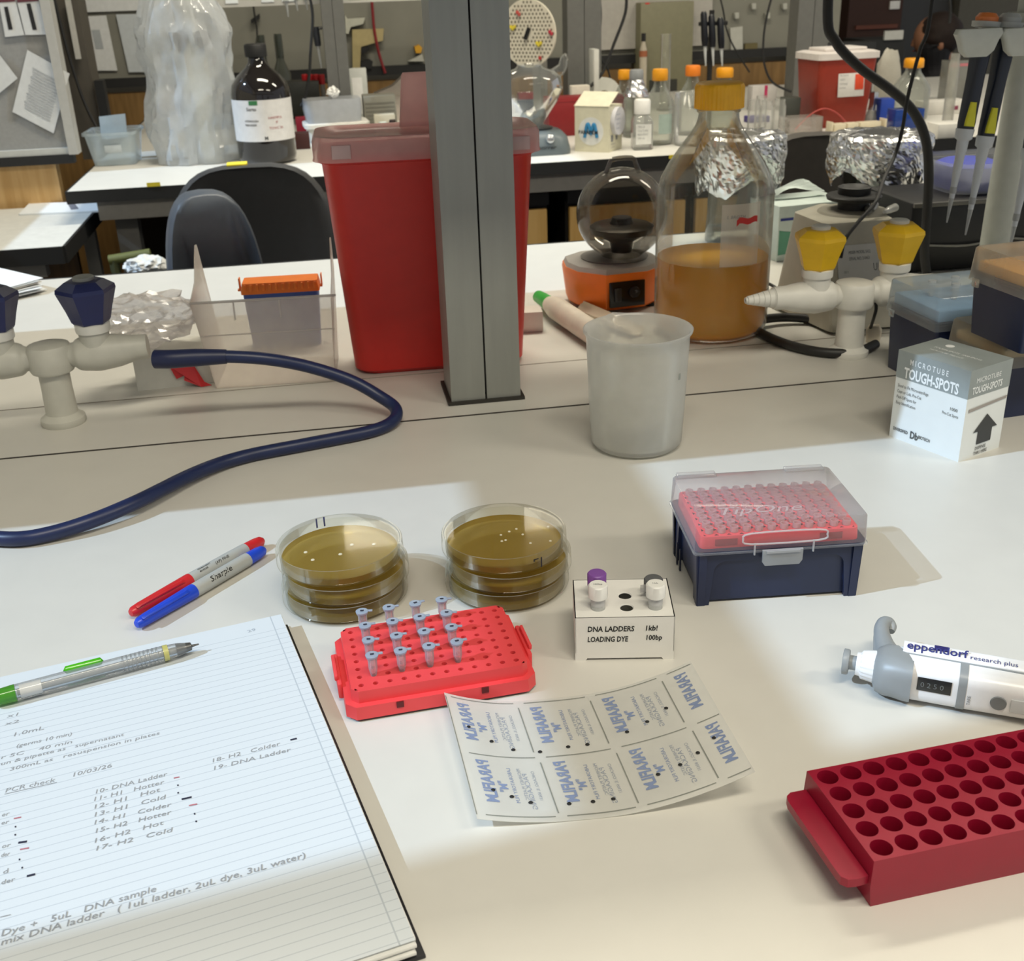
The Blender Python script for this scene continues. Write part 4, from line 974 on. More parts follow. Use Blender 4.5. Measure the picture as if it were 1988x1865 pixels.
# label on the right-hand front face
pA, pB, pC, pD = [Vector((*q_, z_)) for q_, z_ in ((bt[1], 4), (bt[2], 4), (tp[2], 124), (tp[1], 124))]
def vf(u, v): return (pA*(1-u)*(1-v)+pB*u*(1-v)+pC*u*v+pD*(1-u)*v)
nn = (pB-pA).cross(pD-pA).normalized()
g = G(); g.grid(2, 2, lambda u, v: vf(.14+.62*u, .30+.52*v)+nn*1.3, nn*1.1); lb = g.build('rating_label', mat('#b5b6b4', .5), mix)
g = G()
def lf(p_): return vf(.14+.62*p_.x/90, .30+.52*p_.y/60)+nn*1.5
for body, x, y, s_ in (('MIXER MODEL 5432', 22, 50, 5), ('SERIAL NO. 2-0453', 22, 43, 5), ('120 V', 10, 29, 4), ('UL', 68, 30, 12), ('60 Hz', 22, 17, 4), ('DISCONNECT CORD BEFORE SERVICING', 8, 10, 3.6), ('MADE IN USA', 50, 4, 3.2)): g.text(body, s_, T(x, y, 0), fn=lf)
g.build('printing', DGREY, lb)
# ---- tissue box behind the mixer and the loose tubes on the mixer
c = at(1492, 500, 0)
t = thing('tissue_box', 'white and green tissue box between the big bottle and the mixer', 'tissue box', (c.x+.0, c.y-.03, 0), 8)
G().box(62, 45, 42, 124, 90, 84, .8).build('carton', mat('#c9d6d0', .6), t)
g = G(); g.grid(12, 2, lambda u, v: (2+60*u, -.4, 10+38*v*(1-u*.4)+16*u*u)); g.build('green_print', mat('#5d9a80', .6), t)
g = G(); g.box(14, -.5, 64, 22, .4, 4); g.build('blue_stripe', mat('#35408a', .6), t)
G(flat=True).grid(8, 4, lambda u, v: (20+86*u, 45+14*v, 84+26*sin(pi*min(1, u*.75+.15))*(.6+.4*v)+3*sin(u*7+v*3))).build('tissue', mat('#d6e2dc', .9), t)
for k, (px, py, lab) in enumerate(((1694, 412, 'left'), (1704, 408, 'middle'), (1733, 412, 'right'))):
    c = at(px, py+8, .128)
    o = thing('small_tube', f'{lab} one of three empty clear tubes lying on top of the vortex mixer', 'tube', (c.x, c.y+.012, .1335), (70, 60, 40)[k], 'clear tubes on the mixer')
    along(G(), [(-14, 0), (-13, 2), (2, 4.6), (20, 5.2), (20, 4.4), (2, 3.6), (-10, 0)], 16).build('tube_wall', clear('#d2d2cc', .4, .75, .2), o)

# ---- foil capped flasks at the far edge of the bench
def foil_flask(label, px0, px1, ytop, ybot, Y, jug):
    a, b = atY(px0, ybot, Y), atY(px1, ybot, Y); top = atY((px0+px1)/2, ytop, Y).z*1000
    w = (b.x-a.x)*1000; cx = (a.x+b.x)/2; zb = a.z*1000
    t = thing('foil_capped_flask', label, 'flask', (cx, Y, 0), 0)
    r = w*.40
    G(ang=60).lathe([(0, 1), (r*.8, 1), (r*.9, 6), (r*.86, zb*.6), (r*.82, top-12), (0, top-12)], 48).build('flask_body', jug, t)
    bm = G(flat=True); sd = Vector((px0*.37, 1, 2)); rings = []
    NS, NA = 26, 110
    for q in range(NS+1):
        s_ = q/NS; rg = []
        for i in range(NA):
            an = 2*pi*i/NA; p_ = Vector((cos(an)*3.2, sin(an)*3.2, s_*3.6))+sd
            n1 = noise.noise(p_*1.0)+.55*abs(noise.noise(p_*2.6))+.5*abs(noise.noise(p_*5.5))
            if s_ < .2: rad = w*.5*(.50+2.1*s_); z_ = top-3*s_
            else: rad = w*.5*(.92+.10*sin(s_*3.1)+.04*sin(an*3+1)); z_ = top-2-(top-zb)*(s_-.2)/.8*(1+.16*sin(an*2+px0)+.1*sin(an*5)+.07*noise.noise(p_*1.7))
            rad *= .97+.075*n1; z_ += 3.0*noise.noise(p_*1.9+Vector((9, 9, 9)))+1.6*noise.noise(p_*5+sd)
            rg.append(bm.v((rad*cos(an), rad*sin(an), z_)))
        rings.append(rg)
    bm.skin(rings, True, False); bm.build('foil_cap', FOIL, t)
    return t
foil_flask('foil capped flask seen behind the shoulder of the big bottle', 1352, 1516, 258, 362, 1.74, clear('#b6bab6', .2, .7, .06, '#dfe2df'))
foil_flask('foil capped dark flask behind the mixer, left of the hanging cable', 1612, 1790, 257, 352, 1.70, clear('#4c4a44', .45, .8, .06, '#8d8a80'))

# ---- tip boxes at the right
def tip_box(name, label, loc, rz, w, d, hb, lidh, base, lidm, fill, group='tip boxes at the right'):
    t = thing(name, label, 'tip box', loc, rz, group)
    g = G(ang=30); g.loft([(rr(w-8, d-8, 4), 0), (rr(w-2, d-2, 4), hb-3), (rr(w, d, 4), hb-2.5), (rr(w, d, 4), hb)], w/2, d/2); g.build('base', base, t)
    g = G(ang=40); g.loft([(rr(w+5, d+5, 4), hb-8), (rr(w+4, d+4, 4), hb-4), (rr(w+1, d+1, 4), hb+lidh-2), (rr(w-2, d-2, 4), hb+lidh), (rr(w-16, d-16, 3), hb+lidh)], w/2, d/2, c0=False)
    ld = g.build('lid', lidm, t)
    g = G(); g.box(-2.8, d-12, hb-9, 2, 9, 8, .6); g.box(w/2, -3, hb-11, 24, 2, 10, .6); g.build('latch', lidm, ld)
    g = G(); g.box(w/2, d/2, hb+lidh*.22, w-8, d-8, lidh*.44, 1); g.build('tray', fill, t)
    return t
c = Vector((.612, .990, 0))
c = Vector((.614, 1.016, 0))
tA = tip_box('tip_box', 'navy tip box with clear lid over a pale blue tray beside the yellow tap', c, 4, 118, 92, 74, 27, NB2, clear('#e4edf2', .16, .6, .12, '#fafcfd', 2, .35), mat('#8fb3d6', .5))
for k, (x, y) in enumerate(((30, 60), (45, 40), (62, 66), (78, 52), (92, 38), (70, 28))):
    g = G(); g.lathe([(2.6, 0), (3.4, 8), (4.2, 14), (4.2, 17), (0, 17)], 12)
    p_ = (T(c.x, c.y, 0) @ R('Z', 4)) @ Vector((x*.001, y*.001, .0862))
    solo('pipette_tip', 'white pipette tip left standing in the pale blue tray of the tip box', 'pipette tip', g, clear('#e6ebee', .5, .8, .2), p_, 0, 'loose tips in the blue tray')
c = at(1936, 817, 0); c.x -= .004
YT = mat('#d8bd80', .5)
tip_box('tip_box', 'navy tip box at the bottom of the stack behind the card box', c, 5, 122, 84, 62, 21, NB2, clear('#ece6d8', .28, .65, .2, '#f8f5ee', 2, .4), YT)
c2 = at(1974, 694, .084); c2.x += .004
tip_box('tip_box', 'navy tip box with orange yellow tips at the top of the stack', (c2.x, c2.y+.002, .0845), 5, 122, 84, 60, 24, NB2, clear('#f2ece0', .2, .62, .2, '#faf8f2', 2, .4), mat('#e2ab5c', .5))
c = Vector((c2.x+.05, c2.y+.03, .169))
g = G(flat=True); g.M = T(0, 0, 0); A = [(0, 0, 0), (26, 0, 30), (52, 0, 0)]
r1 = [g.v(q_) for q_ in A]; r2 = [g.v((q_[0]+4, 34, q_[2])) for q_ in A]; g.skin([r1, r2], False, False, False)
r1 = [g.v((q_[0], q_[1], q_[2]-.6)) for q_ in A]; r2 = [g.v((q_[0]+4, 34, q_[2]-.6)) for q_ in A]; g.skin([r1, r2], False, False, False)
solo('folded_card', 'small folded white card standing on the topmost tip box', 'card', g, PAPER, c)

# ---- printed carton (label spots)
a, rz, w = face((1726, 846), (1860, 897))
b2 = at(1920, 862, 0); dp = (b2-at(1860, 897, 0)).length*1000
t = thing('label_carton', 'small white and grey printed carton with a black arrow on its side', 'carton', a, rz)
Hc = 87
g = G(flat=True, unit=.001); g.box(w/2, dp/2, Hc/2, w, dp, Hc); g.build('carton', mat('#dfe3e2', .55, var=.015), t)
GB = mat('#8f9797', .4)
g = G(flat=True); g.box(w/2, dp/2, Hc-13, w+.5, dp+.5, 26.5); g.build('grey_band', GB, t)
MF = T(0, -.5, 0) @ R('X', 90); MS = T(w+.5, 0, 0) @ R('Z', 90) @ R('X', 90)
gw = G(); gk = G()
gw.text('M I C R O T U B E', 7.6, MF @ T(14, 76, 0), .72, bold=.01); gw.text('TOUGH-SPOTS', 14, MF @ T(9, 62.5, 0), .63, bold=.03)
gw.text('MICROTUBE', 6.6, MS @ T(9, 74, 0), .95); gw.text('TOUGH-SPOTS', 9.4, MS @ T(5, 64, 0), .66, bold=.025)
MTp = T(0, 0, Hc+.3)
gw.text('TOUGH-SPOTS  1000 SPOTS', 4.6, MTp @ T(14, 30, 0), .9); gw.text('MICROTUBE  PRE-CUT', 3.6, MTp @ T(16, 22, 0)); gw.lathe([(4.2, Hc+.3), (0, Hc+.35)], 20, 22, 44)
gw.build('white_lettering', mat('#e9ecec', .6), t)
for k, s_ in enumerate(('Sized to Fit Microcentrifuge', 'Caps or Lids, Pre-Cut', 'Peel-Off Spots for', 'Easy Identification')): gk.text(s_, 4.3, MF @ T(3.5, 52-k*5.6, 0), .72)
gk.text('1000', 4.4, MF @ T(62, 46, 0)); gk.text('Pre-Cut Spots', 4.0, MF @ T(55, 40.5, 0), .75)
gk.text('DIVERSIFIED', 4.4, MF @ T(4, 8.5, 0), .72, bold=.02); gk.text('Db', 10, MF @ T(23.5, 6, 0), .75, bold=.03); gk.text('BIOTECH', 4.4, MF @ T(33, 8.5, 0), .72, bold=.02)
gk.build('grey_lettering', mat('#4c5052', .6), t)
gk = G(); gk.M = MS
gk.prism([(dp*.38, 12), (dp*.72, 12), (dp*.72, 25), (dp*.84, 25), (dp*.55, 40), (dp*.26, 25), (dp*.38, 25)], 0, .25); gk.M = Matrix.Identity(4)
gk.text('DISPENSE', 4.6, MS @ T(dp*.36, 6.6, .2), .8, bold=.01); gk.text('THRU HERE', 4.6, MS @ T(dp*.34, 1.8, .2), .8, bold=.01); gk.build('arrow_print', mat('#3a3c3d', .6), t)
gk = G(); gk.M = MS; gk.prism([(4, 47), (dp-2, 50), (dp-1, 52.5), (4, 50)], 0, .2); gk.M = Matrix.Identity(4); gk.build('tear_strip', mat('#9b948f', .7), t)

# ---- pipette stand with hanging pipettes
Ys = 1.33
pb, pt = atY(1895, 620, Ys), atY(1975, 60, Ys)
t = thing('pipette_stand', 'pale grey pipette carousel stand at the right edge of the bench', 'pipette stand', (pb.x+.012, Ys, 0), 0)
xt = (pt.x-pb.x)*1000
SG = mat('#b4b8b1', .45)
G().lathe([(0, 0), (85, 0), (88, 4), (84, 10), (30, 16), (24, 20), (0, 20)], 48).build('stand_base', SG, t)
g = G(); g.tube([(0, 0, 12), (xt*.3, 0, 120), (xt*.65, 0, 260), (xt*1.0, 0, 420)], [20, 18.5, 15, 13], 24); g.build('pole', SG, t)
zt_ = atY(1900, 85, Ys-.05).z*1000
hol = []
for k, (px, py) in enumerate(((1897, 84), (1984, 82))):
    q_ = atY(px, py, Ys-.125); lx, ly, lz = (q_.x-t.location.x)*1000, (q_.y-Ys)*1000, q_.z*1000
    g = G(ang=40); g.loft([(rr(26, 8, 3), lz-14), (rr(40, 11, 4), lz-8), (rr(48, 13, 5), lz+3), (rr(56, 14, 5), lz+10), (rr(52, 12, 4), lz+15)], lx, ly)
    h = g.build('holder_arm', mat('#bfc3bd', .45), t)
    g = G(); g.tube([(lx, ly, lz+2), ((lx+xt)/2, ly/2, lz+4), (xt, 0, lz+6)], 7, 10); g.build('arm_bar', SG, h)
g = G(); g.lathe([(0, zt_+10), (22, zt_+10), (24, zt_+16), (24, zt_+30), (0, zt_+30)], 32, xt, 0); g.build('carousel_hub', SG, t)
def hang_pipette(label, top, tip, Y, clipc, knobm, twin=False):
    A, B = atY(*top, Y), atY(*tip, Y-.01)
    ax = (A-B).normalized(); L = (A-B).length*1000
    o = thing('hanging_pipette', label, 'pipette', B, 0, 'pipettes on the stand')
    q_ = Vector((0, 0, 1)).rotation_difference(ax); o.rotation_euler = q_.to_euler()
    z = lambda f_: L*f_
    G().lathe([(0, 0), (.9, 0), (3.2, z(.155)), (3.9, z(.16)), (3.9, z(.19)), (0, z(.19))], 16).build('tip', clear('#c9cdd2', .55, .8, .2), o)
    G(ang=50).lathe([(0, z(.13)), (3.0, z(.13)), (3.6, z(.2)), (5.0, z(.29)), (5.4, z(.37)), (6.2, z(.38)), (6.6, z(.43)), (9.6, z(.44)), (10.4, z(.49)), (0, z(.49))], 24).build('shaft', mat('#c6ccd4', .4), o)
    g = G(ang=40); g.loft([(rr(18, 18, 8), z(.485)), (rr(18, 20, 8), z(.52)), (rr(17, 20, 7), z(.60)), (rr(15, 22, 6), z(.75)), (rr(17, 26, 7), z(.88)), (rr(15, 22, 6), z(.945))], 0, 0); g.build('grip', mat('#1a2233', .4), o)
    g = G(ang=40); g.loft([(rr(12, 5, 2), z(.505)), (rr(11.5, 5, 2), z(.53)), (rr(7, 4, 1.6), z(.625))], -2.5, -10.6); g.build('colour_tab', clipc, o)
    g = G(); g.lathe([(0, z(.94)), (7, z(.94)), (7, z(.985)), (15, z(.99)), (15.5, z(1.015)), (0, z(1.02))], 24); g.build('plunger_rest', mat('#b9bcba', .45), o)
    g = G(); g.lathe([(0, z(1.015)), (12, z(1.015)), (12.5, z(1.035)), (9, z(1.055)), (0, z(1.06))], 24); g.build('plunger', knobm, o)
    return o
hang_pipette('hanging pipette with yellow tab and orange button, leftmost on the stand', (1914, 48), (1838, 432), Ys-.10, mat('#d7d32a', .5), mat('#d97a3c', .45))
hang_pipette('hanging pipette with yellow tab, second from the left on the stand', (1958, 50), (1874, 456), Ys-.10, mat('#d7d32a', .5), mat('#a9adad', .45))
hang_pipette('hanging pipette cut by the right edge of the picture on the stand', (2050, 60), (1958, 492), Ys-.10, mat('#c9c9c4', .5), mat('#a9adad', .45))

# ---- black cables hanging from the shelf
def cable(label, px, Y, r, name='hanging_cable', m=None):
    pts = [atY(x, y, Y+dy) for x, y, dy in px]; pts[0].z = max(pts[0].z, .515)
    for q_ in pts: q_.z = max(q_.z, .009)
    o = pts[-1].copy()
    g = G(); g.tube([(p_-o)*1000 for p_ in pts], r, 10, 6); return solo(name, label, 'cable', g, m or BLACK, o)
cable('thick black cable sweeping down from the shelf to the dark floor cart', [(1610, -40, 0), (1607, 20, 0), (1622, 80, 0), (1668, 130, 0), (1730, 175, 0), (1772, 215, 0), (1797, 270, 0), (1803, 340, 0), (1799, 420, 0), (1795, 490, 0), (1797, 545, 0)], 1.44, 6.5)
cable('thin black cord hanging in front of the foil flask down to the mixer', [(1812, -60, 0), (1806, 30, 0), (1785, 100, 0), (1762, 190, 0), (1752, 250, 0), (1738, 300, 0), (1715, 350, -.04), (1700, 392, -.09), (1665, 432, -.12), (1640, 466, -.14), (1632, 500, -.15)], 1.38, 2.4)

# ---- black instrument at the right edge, behind the pipette stand, with a clear tub on it
yb = 1.47
p0 = atY(1752, 560, yb); zi = atY(1850, 386, yb).z
t = thing('black_instrument', 'black metal instrument box at the right behind the pipette stand', 'instrument', (p0.x, yb, 0))
G(ang=30).box(330, 72, zi*500, 660, 144, zi*1000-4, 6).build('housing', mat('#0f0f10', .5), t)
G().box(330, -1, zi*1000-6, 656, 5, 6, .8).build('metal_strip', mat('#5c5a55', .4), t)
g = G(); g.tube([(30, -4, 42), (90, -5, 38), (150, -4, 44), (220, -5, 36), (300, -4, 30)], 1.6, 8, 4); g.build('pale_wire', mat('#8f8d86', .5), t)
qa, qb = atY(1808, 345, yb+.07), atY(2030, 345, yb+.07); zt_ = atY(1900, 309, yb+.04).z
t = thing('plastic_tub', 'clear plastic tub with blue contents on the black instrument', 'tub', ((qa.x+qb.x)/2, yb+.072, zi-.0015))
w = (qb.x-qa.x)*1000; h = (zt_-zi)*1000
G(ang=40).loft([(rr(w*.86, 100, 30), 1), (rr(w*.94, 122, 34), h-8), (rr(w*.99, 132, 36), h-7), (rr(w*.99, 132, 36), h)], c1=False).build('tub_wall', clear('#e2e7ec', .34, .75, .2), t)
G(ang=40).loft([(rr(w*.42, 90, 30), 3), (rr(w*.44, 96, 30), h*.8), (rr(w*.34, 80, 30), h*.92)], -w*.18).build('blue_contents', mat('#4650ae', .6), t)

# ---- small plug hanging behind the yellow tap
pts = [atY(1676, 566, 1.155), atY(1694, 572, 1.15), atY(1701, 595, 1.15), atY(1697, 615, 1.16), atY(1690, 636, 1.19)]
o = pts[-1].copy(); o.z = 0
t = thing('plug_cable', 'short black cable with a beige plug behind the yellow tap column', 'cable', o)
g = G(); g.tube([(q_-o)*1000 for q_ in pts], 2.0, 8, 5); g.build('cord', BLACK, t)
zz = (pts[-1].z)*1000
g = G(); g.M = T(6, 2, 0) @ R('Z', -30); g.loft([(rr(16, 13, 3), .3), (rr(18, 15, 3), max(6, zz-4)), (rr(12, 10, 3), max(10, zz+2))]); g.build('plug_body', mat('#cfc6b4', .5), t)
# ================================================================ AISLE AND FAR BENCH
def far(px, base, top=None, wpx=0):
    """spot on the far bench: foot, height (mm) and width (mm) of what is seen there"""
    b = at(px, base, 0); k = (b-CAM).dot(cfw)/FPX*1000
    h = atY(px, top, b.y).z*1000 if top is not None else 0
    return Vector((b.x, b.y, 0)), h, wpx*k
# ---- chairs
def chair(label, X, Y, ztop, w, turn, lean=8, hgt=430, m=None):
    t = thing('lab_chair', label, 'chair', (X, Y, -.92), turn)
    m = m or mat('#38393b', .42, bump=.06, bscale=700)
    H = (ztop+.92)*1000
    g = G(ang=60); rings = []
    n = 40
    for dy, k in ((-30, .80), (-36, .93), (-20, 1.0), (6, .99), (22, .93), (26, .80)):
        rg = []
        for i in range(n):
            a = 2*pi*i/n; ex = .62
            cx_ = math.copysign(abs(cos(a))**ex, cos(a)); cz_ = math.copysign(abs(sin(a))**ex, sin(a))
            x = w*500*cx_*k*(1.0-.10*max(0, cz_)) ; z = H-hgt/2 + hgt/2*cz_*(k*.1+.9 if k < 1 else 1)
            y = dy + 60*(x/(w*500))**2*.7 - 30*(z-(H-hgt/2))/hgt*.3
            rg.append(g.v((x, -y, z)))
        rings.append(rg)
    g.skin(rings); g.build('backrest', m, t)
    g = G(); g.tube([(0, -10, H-hgt*.7), (0, 40, H-hgt*.9), (0, 50, 560), (0, -40, 500), (0, -120, 495)], 22, 12, 3); g.build('back_post', BLACK, t)
    G(ang=50).loft([(rr(430, 400, 90, 6), 510), (rr(460, 430, 100, 6), 530), (rr(460, 430, 100, 6), 560), (rr(410, 380, 90, 6), 580)], 0, -190).build('seat', m, t)
    g = G(); g.cyl(0, -180, 100, 505, 26); g.build('gas_column', STEEL, t)
    for k in range(5):
        a = 2*pi*k/5+.3; g = G(); g.tube([(0, -180, 110), (280*cos(a), -180+280*sin(a), 70)], [24, 16], 10); g.ball((280*cos(a), -180+280*sin(a), 28), 27, 12, 8); g.build('leg', BLACK, t)
    return t
c1 = atY(493, 430, 2.33); z1 = atY(475, 318, 2.33).z
ch = chair('black chair with wide back and yellow tape, behind the other at left', c1.x, 2.33, z1, .355, 182)
q_ = atY(460, 318, 2.33-.0)
g = G(); g.box((-q_.x+c1.x)*1000, 0, (z1+.92)*1000+1, 40, 34, 4, 1); g.build('yellow_tape', YEL, ch)
c2 = atY(402, 470, 2.03); z2 = atY(410, 371, 2.03).z
chair('smaller black chair with rounded back nearest the bench at left', c2.x+.004, 2.03, z2, .175, 14, m=mat('#484e56', .40, bump=.05, bscale=500))
c3 = atY(1588, 330, 2.2); z3 = atY(1588, 256, 2.2).z
chair('black chair between the two foil capped flasks', c3.x, 2.2, z3, .33, 170, m=mat('#4c4946', .42, bump=.05, bscale=500))
# ---- white plastic bag on the seat behind the rounded chair
p_ = atY(285, 512, 2.15)
crumple('plastic_bag', 'white plastic bag slumped on a stool beside the rounded chair', 'bag', (p_.x, 2.15, p_.z-.028), 0, 46, 40, 22, 5, mat('#d3d5d4', .4), 4, .35)
o = D.objects['plastic_bag.001'] if 'plastic_bag.001' in D.objects else None
if o:
    t = thing('side_stool', 'dark stool carrying the white bag behind the near bench', 'stool', (p_.x, 2.15, -.92))
    hs_ = (p_.z-.0285+.92)*1000
    G().cyl(0, 0, hs_-30, hs_, 70, n=32).build('seat', mat('#22221f', .5), t)
    for k in range(4): a = pi/4+k*pi/2; g = G(); g.tube([(50*cos(a), 50*sin(a), hs_-25), (70*cos(a), 70*sin(a), 0)], 13, 8); g.build('leg', DGREY, t)

# ---- wire trolley frame in the aisle at left is replaced by the green rail seen under the desk
pa, pb = atY(212, 505, 2.5), atY(292, 492, 2.5)
t = thing('green_rail', 'dull green steel rail low behind the rounded chair', 'rail', (0, 0, 0))
g = G(1); g.tube([pa, pb], .011, 10); g.build('rail_tube', mat('#5c6238', .5), t)
for q_ in (pa+Vector((.01, 0, 0)), pb-Vector((.01, 0, 0))): g = G(1); g.tube([q_, (q_.x, q_.y, -.92)], .011, 8); g.build('leg', mat('#3f442a', .5), t)
for px in (445, 470): pass

# ---- yellow tapes on the bench edge
for px, py, lab in ((298, 358, 'left, under the plastic tub'), (1308, 304, 'right, below the clear bottles')):
    q_ = atY(px, py, 2.685); g = G(flat=True); g.box(0, 0, 0, 30 if px < 1000 else 24, 1.4, 9)
    solo('edge_tape', f'yellow tape tag on the far bench edge, {lab}', 'tape', g, mat('#c9b82e', .6), q_, 0, 'yellow tape tags')

# ---- left end: clear tub, bagged glassware, brown bottle
c, h, w = far(224, 322, 256, 100)
t = thing('plastic_tub', 'pale blue clear tub at the left end of the far bench', 'tub', (c.x, c.y+.06, 0), -2)
TB = clear('#e3f0f6', .40, .8, .2, '#f2f6f8', 2, .4)
g = G(ang=40); g.loft([(rr(w*.78, 110, 14), 1), (rr(w*.94, 140, 18), h-8), (rr(w*1.02, 150, 18), h-7), (rr(w*1.02, 150, 18), h)], c1=False); g.build('tub_wall', TB, t)
g = G(); g.box(6, -71, h*.52, 42, 2, 18, .8); g.build('tub_label', clear('#e3ebef', .6, .8, .3), t)
g = G(); g.M = T(-10, 60, h) @ R('X', 70) @ R('Y', -14); g.box(0, 0, 0, w*.55, 60, 2, .6); g.build('raised_lid', TB, t)
c, h, w = far(372, 322, None, 195)
by = c.y+.09
q0 = Vector((-.296, by, 0))
t = thing('glass_apparatus', 'pale cylinder apparatus with two dark valves inside the clear bag', 'apparatus', (q0.x+.02, by, 0), 0)
G(ang=40).loft([(rr(86, 80, 14), 0), (rr(80, 74, 12), 60), (rr(64, 60, 12), 250), (rr(52, 48, 10), 300)]).build('column_body', mat('#d6d4c6', .5), t)
g = G(); g.cyl(-28, -30, 0, 170, 22, 15); g.build('side_flask', mat('#c8cdd0', .4), t)
for sx in (-22, 30):
    g = G(); g.ball((sx, -34, 296), 20, 14, 10); g.tube([(sx, -34, 296), (sx-4, -44, 265)], [12, 7], 10); g.build('valve', mat('#3c3a3c', .35), t)
g = G(); g.cyl(0, 0, 300, 430, 17, 15); g.build('neck', mat('#b8b6ac', .4), t)
g = G(ang=24); rings = []
NS, NA = 34, 72
for q in range(NS+1):
    s_ = q/NS; rg = []; z_ = 2+438*s_
    base_ = (122 - 16*max(0, s_-.55)/.45 - 52*max(0, s_-.70)/.30 + 6*sin(s_*9) - 8*(1-s_)**3)
    for i in range(NA):
        an = 2*pi*i/NA; p_ = Vector((cos(an)*1.5, sin(an)*1.5, s_*2.4+5))
        crease = abs(noise.noise(p_*1.0))*1.1+.7*abs(noise.noise(p_*2.3+Vector((3, 1, 7))))+.25*noise.noise(p_*5)
        rad = base_*(1.06-.30*crease)
        rg.append(g.v((rad*cos(an)*1.02+6*sin(s_*4), rad*sin(an)*.80, max(1, z_+9*noise.noise(p_*1.4+Vector((8, 2, 2)))*(1 if q else 0)))))
    rings.append(rg)
g.skin(rings, False, True)
solo('plastic_bag', 'large crumpled clear bag draped over the glass apparatus on the far bench', 'bag', g, clear('#f6fafd', .44, .8, .10, '#fafcfd', 1.4, .5), (-.296, by, 0))
c, h, w = far(521, 318, 85, 110)
t = thing('reagent_bottle', 'large black brown glass bottle with white label on the far bench', 'bottle', (c.x, c.y+.04, 0), 0)
r = w/2*1.02; k = h/300
G(ang=60).lathe([(0, 2), (r*.86, 2), (r*.97, 8), (r, 18), (r, 178*k), (r*.94, 200*k), (r*.72, 222*k), (r*.42, 242*k), (r*.30, 255*k), (r*.27, 270*k), (0, 270*k)], 56).build('glass_body', mat('#120d0b', .06, coat=.5), t)
G(ang=60).lathe([(0, 268*k), (r*.36, 268*k), (r*.37, 272*k), (r*.37, 296*k), (r*.33, 300*k), (0, 300*k)], 32).build('screw_cap', BLACK, t)
fb = lambda rr_: (lambda p_: (rr_*sin(p_.x/rr_), -rr_*cos(p_.x/rr_), p_.y))
lb = G(ang=60).grid(30, 2, lambda u, v: fb(r+.5)(Vector((-r*1.5+r*3.0*u, 62*k+104*k*v, 0)))).build('paper_label', mat('#cfcdcb', .6), t)
g = G(); f_ = fb(r+.9)
for body, x, y, s_ in (('HARMFUL', 14, 118, 9), ('IF', 32, 106, 9), ('TOXIC 2K', 14, 92, 9)): g.text(body, s_*k, T(x, y*k, 0), fn=f_)
g.build('red_print', mat('#a04a48', .7), lb)
g = G()
for body, x, y, s_ in (('Sorto', -38, 140, 12), ('HYDROGEN', -46, 112, 7), ('PEROXIDE', -46, 102, 7), ('M', 0, 66, 13)): g.text(body, s_*k, T(x, y*k, 0), fn=f_, bold=.02)
g.build('dark_print', DGREY, lb)
g = G(); g.grid(6, 2, lambda u, v: f_(Vector((-30+22*u, (154+11*v)*k, 0)))); g.build('green_mark', mat('#2c6b3a', .6), lb)

# ---- tubs behind the red bin
c, h, w = far(655, 271, 234, 118)
t = thing('storage_tub', 'white lidded tub under a translucent tub behind the red bin', 'tub', c, 4)
g = G(ang=40); g.loft([(rr(w*.9, 110, 16), 0), (rr(w*.96, 118, 18), h-12)]); g.build('tub_body', mat('#cfccc2', .5), t)
g = G(ang=40); g.loft([(rr(w*1.05, 132, 20), h-12), (rr(w*1.05, 132, 20), h-2), (rr(w*.98, 124, 18), h)]); g.build('lid', mat('#d9d7d0', .45), t)
h2 = atY(650, 190, c.y).z*1000
t = thing('storage_tub', 'translucent tub stacked on the white lidded tub behind the red bin', 'tub', (c.x-.006, c.y, h*.001+.0003), 6)
hh = h2-h; g = G(ang=50); g.loft([(rr(w*.86, 96, 20), 0), (rr(w*.92, 104, 22), hh*.55), (rr(w*.90, 100, 22), hh)]); g.build('tub_wall', clear('#c8ccd2', .7, .85, .3), t)
o = crumple('tissue', 'small crumpled white tissue lying on the translucent tub', 'tissue', (c.x-.0, c.y-.01, h2*.001+.001), 0, 20, 16, 18, 8, WHITE, 3, .5)

def box3(name, label, cat, px, base, top, wpx, d, m, rz=0, parts=(), dz=0):
    c, h, w = far(px, base, top, wpx)
    t = thing(name, label, cat, (c.x, c.y+d*.0005, dz), rz)
    G(flat=False).box(0, 0, h/2, w, d, h, min(2, w*.05)).build('body', m, t)
    for nm, (u0, v0, u1, v1), mm in parts:
        g = G(flat=True); g.box(-w/2+(u0+u1)/2*w, -d/2-.4, (v0+v1)/2*h, (u1-u0)*w, .8, (v1-v0)*h); g.build(nm, mm, t)
    return t
box3('carton', 'white carton with a green stripe behind the storage tubs', 'carton', 696, 250, 133, 48, 40, mat('#b9bbb5', .6), 0, (('green_stripe', (.2, .55, .32, .95), mat('#5fa548', .6)), ('white_label', (.4, .25, .8, .85), WHITE)))
box3('filing_bin', 'grey ribbed plastic bin right of the storage tubs', 'bin', 742, 262, 186, 62, 90, mat('#77756a', .6), 0, [('rib', (.05, .2+.1*k, .95, .24+.1*k), mat('#68665c', .6)) for k in range(7)])
box3('small_carton', 'small cream carton in front of the grey ribbed bin', 'carton', 750, 272, 222, 40, 30, mat('#b8b3a2', .6))
c, h, w = far(746, 277, 236, 17); t = thing('cap_jar', 'small white jar next to the pink lid flap', 'jar', c)
G().lathe([(0, 0), (w/2, 0), (w/2, h*.9), (w*.42, h), (0, h)], 20).build('jar_body', mat('#c9d2cf', .5), t)
c, h, w = far(765, 277, 232, 14); t = thing('cap_jar', 'small dark jar next to the pink lid flap', 'jar', c)
